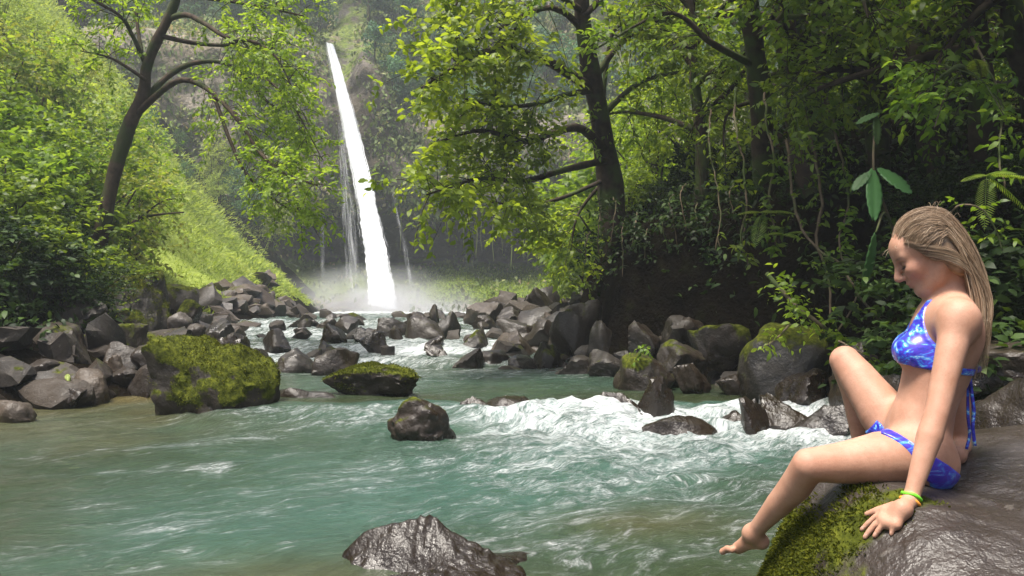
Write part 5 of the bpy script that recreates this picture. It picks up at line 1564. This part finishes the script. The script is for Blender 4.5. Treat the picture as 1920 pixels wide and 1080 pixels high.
def surface_nets(Fd, iso=0.0):
    Fv = Fd - iso if iso else Fd
    S = Fv < 0
    c = np.zeros(tuple(n - 1 for n in S.shape), np.int8)
    for a in (0, 1):
        for b in (0, 1):
            for d in (0, 1):
                c += S[a:S.shape[0] - 1 + a, b:S.shape[1] - 1 + b, d:S.shape[2] - 1 + d]
    act = (c > 0) & (c < 8)
    ids = np.full(c.shape, -1, np.int32)
    I = np.argwhere(act)
    ids[act] = np.arange(len(I))
    ps = np.zeros((len(I), 3)); pc = np.zeros(len(I))
    cor = [(a, b, d) for a in (0, 1) for b in (0, 1) for d in (0, 1)]
    for ca in cor:
        for ax in range(3):
            if ca[ax]: continue
            cb = list(ca); cb[ax] = 1
            fa = Fv[I[:, 0] + ca[0], I[:, 1] + ca[1], I[:, 2] + ca[2]]; fb_ = Fv[I[:, 0] + cb[0], I[:, 1] + cb[1], I[:, 2] + cb[2]]
            m = (fa < 0) != (fb_ < 0)
            t = np.where(m, fa / np.where(m, fa - fb_, 1), 0)
            p = np.repeat(np.array(ca, float)[None], len(I), 0); p[:, ax] = t
            ps += p * m[:, None]; pc += m
    V = g0 + H * (I + ps / pc[:, None])
    Q = []
    for ax in range(3):
        sl0 = [slice(1, -1)] * 3; sl1 = [slice(1, -1)] * 3
        sl0[ax] = slice(0, -1); sl1[ax] = slice(1, None)
        a, b = S[tuple(sl0)], S[tuple(sl1)]
        E = np.argwhere(a != b)
        inside = a[tuple(E.T)]
        o = np.ones(3, int); o[ax] = 0
        E = E + o
        u, v = [(1, 2), (2, 0), (0, 1)][ax]
        eu = np.zeros(3, int); eu[u] = 1
        ev = np.zeros(3, int); ev[v] = 1
        q = [ids[tuple((E - x).T)] for x in (eu + ev, ev, 0 * eu, eu)]
        q = np.stack(q, -1)
        q[~inside] = q[~inside][:, ::-1]
        Q.append(q[(q >= 0).all(1)])
    return V, np.concatenate(Q)

def dist_pts(V, pts): return np.min(np.linalg.norm(V[:, None] - np.asarray(pts)[None], axis=-1), 1)
V, Q = surface_nets(FB)
q_ = (V - hc) @ np.stack(HD, 1) / HS
lip = np.exp(-((q_[:, 0] - .094) / .012) ** 2 - (q_[:, 1] / .017) ** 2 - ((q_[:, 2] + .0745) / .0075) ** 2)
flush = np.exp(-(np.linalg.norm(q_ - [.06, .05, -.035], axis=1) / .035) ** 2) + .8 * np.exp(-(dist_pts(V, [knN, knF]) / .05) ** 2) + .5 * np.exp(-(dist_pts(V, [elN]) / .035) ** 2) + .5 * np.exp(-(np.linalg.norm(q_ - [.11, 0, -.045], axis=1) / .018) ** 2)
lash = np.exp(-(np.min(np.stack([np.linalg.norm((q_ - [.083, sg * .032, -.018]) / [1, 2.0, .55], axis=1) for sg in (1, -1)]), 0) / .0105) ** 4)
brow = .75 * np.exp(-(np.min(np.stack([np.linalg.norm((q_ - [.082, sg * .032, .013]) / [1.6, 2.2, .42], axis=1) for sg in (1, -1)]), 0) / .0085) ** 2)
nail = np.zeros(len(V))
for m2, t_, rf in FINGERS:
    dq = V - (t_ + .15 * (m2 - t_)); nail = np.maximum(nail, (np.linalg.norm(dq, axis=1) < rf * 1.1) * (dq[:, 2] > rf * .45))
body_me = make_mesh('person', V, [Q], {'lip': lip, 'flush': np.clip(flush, 0, 1), 'dark': np.clip(lash + brow, 0, 1), 'nail': nail})

def skin_mat():
    k = NT('skin')
    p = k.pos()
    n1 = k.noise(16, 6, .68, p); n2 = k.noise(170, 3, .6, p)
    c = k.ramp(n1, [(.3, (.36, .185, .118)), (.7, (.48, .272, .19))])
    c = k.mix(k.maprange(k.noise(260, 2, .5, p), .60, .72, 0, .35), c, (.30, .13, .075))
    c = k.mix(k.math('MULTIPLY', k.attr('flush'), .38), c, (.42, .155, .105))
    c = k.mix(k.math('MULTIPLY', k.attr('lip'), .75), c, (.30, .08, .075))
    c = k.mix(k.math('MULTIPLY', k.attr('nail'), .6), c, (.58, .36, .30))
    c = k.mix(k.attr('dark'), c, (.03, .018, .012))
    k.set(Base_Color=c, Roughness=k.ramp(n1, [(.3, .50), (.7, .62)]), Specular_IOR_Level=.32, Subsurface_Weight=.12, Subsurface_Radius=(.010, .004, .002), Subsurface_Scale=1.0)
    k.bump(k.math('ADD', n2, n1), .22, .003)
    return k.m
M['skin'] = skin_mat()
person = link('person', body_me, M['skin'])
tag(person, 'fair haired woman in a blue bikini sitting on the big rock, looking down', 'person')

# clothing: the body surface lifted a few millimetres inside a region
def cloth(name, region, lift, m):
    R = np.maximum(FB - np.float32(lift), region)
    V, Q = surface_nets(R)
    return V, Q
reg = np.full(FB.shape, .2, np.float32)
qz = [axx[0][:, None, None] - rib[0], axx[1][None, :, None] - rib[1], axx[2][None, None, :] - rib[2]]
hb = qz[0] * TF[2][0] + qz[1] * TF[2][1] + qz[2] * TF[2][2] + .048
fwd_ = qz[0] * Ft[0] + qz[1] * Ft[1]
lat_ = qz[0] * Lt[0] + qz[1] * Lt[1]
up_ = qz[0] * TF[2][0] + qz[1] * TF[2][1] + qz[2] * TF[2][2]
def seg2(p0, p1, r0, r1):
    ab = np.array(p1) - np.array(p0)
    t = np.clip(((lat_ - p0[0]) * ab[0] + (up_ - p0[1]) * ab[1]) / (ab @ ab), 0, 1)
    return np.sqrt((lat_ - p0[0] - t * ab[0]) ** 2 + (up_ - p0[1] - t * ab[1]) ** 2) - (r0 + (r1 - r0) * t)
def tri2(A_, B_, C_):
    out = None
    for a_, b_ in ((A_, B_), (B_, C_), (C_, A_)):
        e_ = np.array(b_) - np.array(a_); n_ = np.array([e_[1], -e_[0]]) / np.hypot(*e_)
        if n_ @ (np.array(A_) + B_ + C_ - 3 * np.array(a_)) > 0: n_ = -n_
        d_ = (lat_ - a_[0]) * n_[0] + (up_ - a_[1]) * n_[1]
        out = d_ if out is None else np.maximum(out, d_)
    return out
for sg in (1, -1):
    cupd = tri2((sg * .012, -.044), (sg * .142, -.040), (sg * .064, .090)) - .014
    cupd = np.minimum(cupd, seg2((sg * .064, .08), (sg * .050, .175), .009, .007))
    cupd = np.maximum(cupd, up_ - .178)
    cupd = np.maximum(np.maximum(cupd, .02 - fwd_), fwd_ - .17)
    cupd = np.maximum(cupd, .148 - np.sqrt(sum((qz[i_] + rib[i_] - hc[i_]) ** 2 for i_ in range(3))))
    reg = np.minimum(reg, cupd).astype(np.float32)
band = np.maximum(np.abs(hb) - .0095, np.abs(lat_) - .137).astype(np.float32)
band = np.where((np.abs(hb) < .04), band, .2)
reg = np.minimum(reg, np.where(fwd_ < .09, band, .2)).astype(np.float32)
V, Q = cloth('bikini_top', reg, .0042, None)
def bikini_mat():
    k = NT('tie dyed blue fabric')
    p = k.pos()
    mp = k.n('ShaderNodeMapping'); mp.inputs['Scale'].default_value = (1.0, 1.0, 1.8); mp.inputs['Rotation'].default_value = (.3, .6, .2)
    k.l(p, mp.inputs['Vector'])
    n1 = k.noise(15, 4, .6, mp.outputs[0], 1.9)
    n2 = k.noise(7, 2, .5, p, .5)
    c = k.ramp(n1, [(.32, (.008, .010, .16)), (.42, (.02, .035, .50)), (.49, (.07, .03, .44)), (.54, (.03, .10, .72)), (.60, (.08, .42, .85)), (.66, (.60, .80, .92)), (.70, (.05, .12, .7))])
    c = k.mix(k.maprange(n2, .48, .64, 0, .5), c, (.08, .03, .40))
    k.set(Base_Color=c, Roughness=.32, Specular_IOR_Level=.6)
    return k.m
M['bikini'] = bikini_mat()
bt = link('bikini_top', make_mesh('bikini_top', V, [Q]), M['bikini'], person)
bt['label'] = 'tie dyed blue and violet bikini top'
# bow and hanging strings
bw0 = at(1818, 697, 2.46)
a = Acc()
for pts, r in [((bw0, bw0 + [.010, -.005, .018], bw0 + [.026, -.006, .006], bw0 + [.004, 0, -.002]), .006),
               ((bw0, bw0 + [-.004, -.006, .016], bw0 + [-.014, -.006, -.010], bw0), .006),
               ((bw0, at(1821, 730, 2.46), at(1826, 772, 2.455), at(1824, 800, 2.45), at(1828, 836, 2.45)), .0048),
               ((bw0, at(1815, 735, 2.47), at(1815, 780, 2.47), at(1818, 815, 2.465), at(1812, 842, 2.46)), .0042)]:
    a.add(*tube(smooth_line(pts, 16), r, 6))
link('bow_string', a.mesh('bow_string'), M['bikini'], bt)
# bottom: a band that dips at the front and back
q = [axx[0][:, None, None] - pel[0], axx[1][None, :, None] - pel[1], axx[2][None, None, :] - pel[2]]
pf = (q[0] * Fp[0] + q[1] * Fp[1]).astype(np.float32); pl = (q[0] * Lp[0] + q[1] * Lp[1]).astype(np.float32); pu = (q[2] + 0 * pl).astype(np.float32)
al_ = np.abs(pl)
c35, s35 = math.cos(math.radians(33)), math.sin(math.radians(33))
pf2 = c35 * pf + s35 * pu; pu2 = c35 * pu - s35 * pf
bot = np.where(pf2 > 0, np.interp(al_, [0, .03, .09, .15], [-.13, -.10, -.052, -.040]), np.interp(al_, [0, .05, .15], [-.16, -.13, -.045]))
rb = np.maximum(pu2 - np.interp(al_, [0, .15], [-.002, .020]), bot - pu2) * .9
rb = np.maximum(rb, np.sqrt(pf ** 2 + pl ** 2) - .18)
rb = np.maximum(rb, np.where(al_ > .04, pf2 - .118, -1)).astype(np.float32)
V, Q = cloth('bikini_bottom', rb, .0045, None)
bb = link('bikini_bottom', make_mesh('bikini_bottom', V, [Q]), M['bikini'], person)
bb['label'] = 'tie dyed blue bikini bottom'

# bracelets on the near wrist
def ring(c, ax, r, thick, n=40, wob=.0012):
    ax = nrm(ax); u = nrm(np.cross(ax, [0.3, 1, .1])); v = np.cross(ax, u)
    t = np.linspace(0, 2 * np.pi, n, endpoint=False)
    P = c + r * (np.cos(t)[:, None] * u + np.sin(t)[:, None] * v) + ax * (wob * np.sin(3 * t))[:, None]
    Vv = []
    s_ = np.linspace(0, 2 * np.pi, 8, endpoint=False)
    for i in range(n):
        rd = nrm(P[i] - c)
        Vv.append(P[i] + (np.cos(s_)[:, None] * rd + np.sin(s_)[:, None] * ax * 1.25) * thick)
    Vv = np.concatenate(Vv)
    i = np.arange(n)[:, None] * 8; j = np.arange(8)[None]; i2 = ((np.arange(n) + 1) % n)[:, None] * 8; j2 = (np.arange(8)[None] + 1) % 8
    return Vv, np.stack([i + j, i + j2, i2 + j2, i2 + j], -1).reshape(-1, 4)
def plain(name, c, r, sp=.4):
    k = NT(name); k.set(Base_Color=c, Roughness=r, Specular_IOR_Level=sp)
    n = k.noise(300, 2, .5, k.pos()); k.bump(n, .2, .001)
    return k.m
wa = nrm(wrN - elN)
for c, off, rr, lab in (((.16, .62, .03), -.010, .0262, 'bright green bracelet'), ((.92, .36, .05), .003, .0262, 'orange bracelet')):
    Vr, Fr = ring(wrN + wa * off, wa + [0, 0, .15], rr * .90, .0036)
    o = link('bracelet', make_mesh('bracelet', Vr, [Fr]), plain(lab, c, .5), person)
    o['label'] = lab

# hair: wet strands combed back over the skull and hanging down the back
hr = np.random.default_rng(314)
FH = np.full((nx, ny, nz), .2, np.float32)
ell(hp(-.020, 0, .030), (.0862, .075, .0803), HD, .012, FH)
ell(hp(-.062, 0, -.028), (.043, .065, .065), HD, .03, FH)
for sg in (1, -1): chain([hp(-.004, sg * .062, .02), hp(-.018, sg * .063, -.03), hp(-.05, sg * .055, -.09)], [.021, .020, .022], .03, FH)
chain([hp(-.070, 0, -.06), nek - .055 * Ft + .03 * UP, nek - .068 * Ft - .06 * UP], [.046, .042, .022], .03, FH)
sl, P_ = sub(hc - .2, hc + .2)
qq = [P_[i] - np.float32(hc[i]) for i in range(3)]
uf, ul, uu_ = [sum(qq[i] * np.float32(HD[j][i] / HS) for i in range(3)) for j in range(3)]
face = -(uu_ - (.046 + .0 * uf)) * .7                       # below the hairline ...
face = np.minimum(face + 0 * uf, (uf - (.012 + .25 * np.maximum(uu_ + .03, 0) + .35 * np.minimum(uu_ + .03, 0))))
FH[sl] = np.maximum(FH[sl], face)
Vh, Qh = surface_nets(FH)
a = Acc()
a.add(Vh, Qh, tint=np.clip(.38 + .25 * fbm(Vh * np.array([60, 60, 18]), 3, 5), 0, 1))
def push_out(ln):
    ln = ln.copy()
    c_ = hp(-.03, 0, 0) + np.clip((ln - hp(-.03, 0, 0)) @ Hu, -.08, .02)[:, None] * Hu
    out = nrm(ln - c_); out[18:] = 0
    need = hr.uniform(.0005, .004)
    for _ in range(14):
        ix = np.clip(((ln - g0) / H).round().astype(int), 0, np.array(FH.shape) - 1)
        ln = ln + out * (.003 * (FH[ix[:, 0], ix[:, 1], ix[:, 2]] < need))[:, None]
    k_ = np.array([.25, .5, .25])
    for _ in range(2): ln[1:-1] = ln[:-2] * .25 + ln[1:-1] * .5 + ln[2:] * .25
    return ln
def scalp(fd, ld, ud, r=1.0):
    d = nrm(np.array([fd, ld, ud]))
    return hp(*(np.array([-.020, 0, .030]) + d * np.array([.0965, .0845, .0905]) * r))
for i in range(2600):
    side = hr.uniform(-1, 1)
    st = hr.uniform(0, 1) ** 1.3                                   # 0 starts at the hairline
    ld = math.sin(side * 1.45)
    f0 = (.98 - .55 * abs(side) ** 1.6) - 1.1 * st
    u0 = (.30 - .55 * abs(side) ** 2) + .62 * math.sin(min(st, 1) * 2.6) * (1 - .5 * abs(side))
    if i % 4 == 0:                                                  # temples, combed back over the ears
        side = hr.uniform(.62, 1.0) * (1 if hr.random() < .6 else -1)
        ld = math.sin(side * 1.5); f0 = hr.uniform(-.1, .50); u0 = hr.uniform(-.55, .25)
    nrms = hr.uniform(.995, 1.03)
    sd_ = None
    if i % 3 == 1:
        sd_ = 1 if hr.random() < .65 else -1; ld = sd_ * hr.uniform(.6, .95); side = ld
    pts = [scalp(f0, ld, u0, 1.0 if st < .1 else nrms)]
    fe, ue = -.75 + hr.uniform(-.1, .1), -.55 + hr.uniform(-.15, .1)
    for t in (.28, .55, .8):
        fdir = f0 * (1 - t) + fe * t; udir = u0 * (1 - t) + ue * t + .62 * math.sin(math.pi * t) * (1 - .55 * abs(side))
        pts.append(scalp(fdir, ld * (1 - .12 * t), udir, nrms + .018 * math.sin(math.pi * t) * hr.uniform(0, 1)))
    if sd_ is not None:                                             # from the temple and cheek line back over the ear
        v_ = hr.uniform(0, 1)
        pts = [hp(.052 - .050 * v_, sd_ * (.064 + .008 * v_), .050 - .085 * v_), hp(.018 - .045 * v_, sd_ * .076, .030 - .095 * v_), hp(-.022 - .03 * v_, sd_ * .080, -.005 - .10 * v_), hp(-.058, sd_ * .070, -.055 - .075 * v_)]
    lat = ld * .070 + hr.normal(0, .008)
    back = hr.uniform(.048, .082)
    if abs(side) > .55 and hr.random() < .5:                        # locks in front of the shoulder blades
        back = hr.uniform(.030, .06)
    pts.append(nek - back * Ft + lat * Lt + (.035 + hr.uniform(-.01, .02)) * UP)
    le = hr.uniform(-.02, .12) if hr.random() < .8 else -.04
    pts.append(nek - (back + .006) * Ft + lat * 1.15 * Lt - (.055 + .2 * le) * UP)
    pts.append(nek - (back - .012 + hr.normal(0, .006)) * Ft + (lat * 1.1 + hr.normal(0, .006)) * Lt - (.09 + le) * UP)
    ln = push_out(smooth_line(pts, 26))
    ln = ln + .0012 * hr.normal(size=3) + .0018 * fbm(ln * 26, 2, i)[:, None] * Lt
    rr = hr.uniform(.0003, .0009) * np.interp(np.linspace(0, 1, 26), [0, .1, .7, 1], [.6, 1, 1, .25])
    clp = hr.integers(0, 90)
    Vt, Ft_ = tube(ln, rr, 3, caps=False)
    a.add(Vt, Ft_, tint=np.clip(.50 + .20 * math.sin(side * 37) * math.cos(st * 9 + side * 11) + hr.normal(0, .17), 0, 1))
for i in range(45):                                                 # loose fly away hairs
    side = hr.uniform(-1, 1); ld = math.sin(side * 1.4)
    p0 = scalp(hr.uniform(-.9, .9), ld, hr.uniform(.1, 1), 1.0)
    dr = nrm(-Hf * hr.uniform(.3, 1) + .6 * nrm(p0 - hc) + .4 * hr.normal(size=3))
    L_ = hr.uniform(.02, .06)
    ln = smooth_line([p0, p0 + dr * L_ * .5, p0 + dr * L_ * .8 - UP * L_ * .5], 8)
    a.add(*tube(ln, np.linspace(.0004, .0002, 8), 3, caps=False), tint=.8)
for i in range(40):                                                 # short fringe at the forehead
    ld = hr.uniform(-.55, .55)
    p0 = scalp(.95, ld, .34, 1.0)
    dr = nrm(Hf * .5 - Hu * hr.uniform(.5, 1.2) + .4 * hr.normal(size=3))
    L_ = hr.uniform(.02, .05)
    ln = smooth_line([p0, p0 + dr * L_ * .5 + Hf * .006, p0 + dr * L_ - Hf * .004], 7)
    a.add(*tube(ln, np.linspace(.0006, .0003, 7), 3, caps=False), tint=.85)
def hair_mat():
    k = NT('blond hair')
    c = k.ramp(k.attr('tint'), [(0, (.045, .026, .015)), (.35, (.19, .125, .075)), (.65, (.42, .30, .20)), (1, (.66, .53, .40))])
    k.set(Base_Color=c, Roughness=.42, Specular_IOR_Level=.45)
    return k.m
M['hair'] = hair_mat()
link('hair', a.mesh('hair'), M['hair'], person)
# eyelashes
a = Acc()
for sg in (1, -1):
    for j in range(12):
        t = j / 11
        p0 = hp(.086 - .006 * t, sg * (.018 + .028 * t), -.0180 + .001 * t)
        ln = smooth_line([p0, p0 + Hf * .004 - Hu * .003, p0 + Hf * .009 - Hu * .002 + sg * Hl * .002 * t], 5)
        a.add(*tube(ln, np.linspace(.0007, .0003, 5), 3, caps=False))
link('eyelashes', a.mesh('eyelashes'), plain('lash', (.012, .009, .008), .5), person)
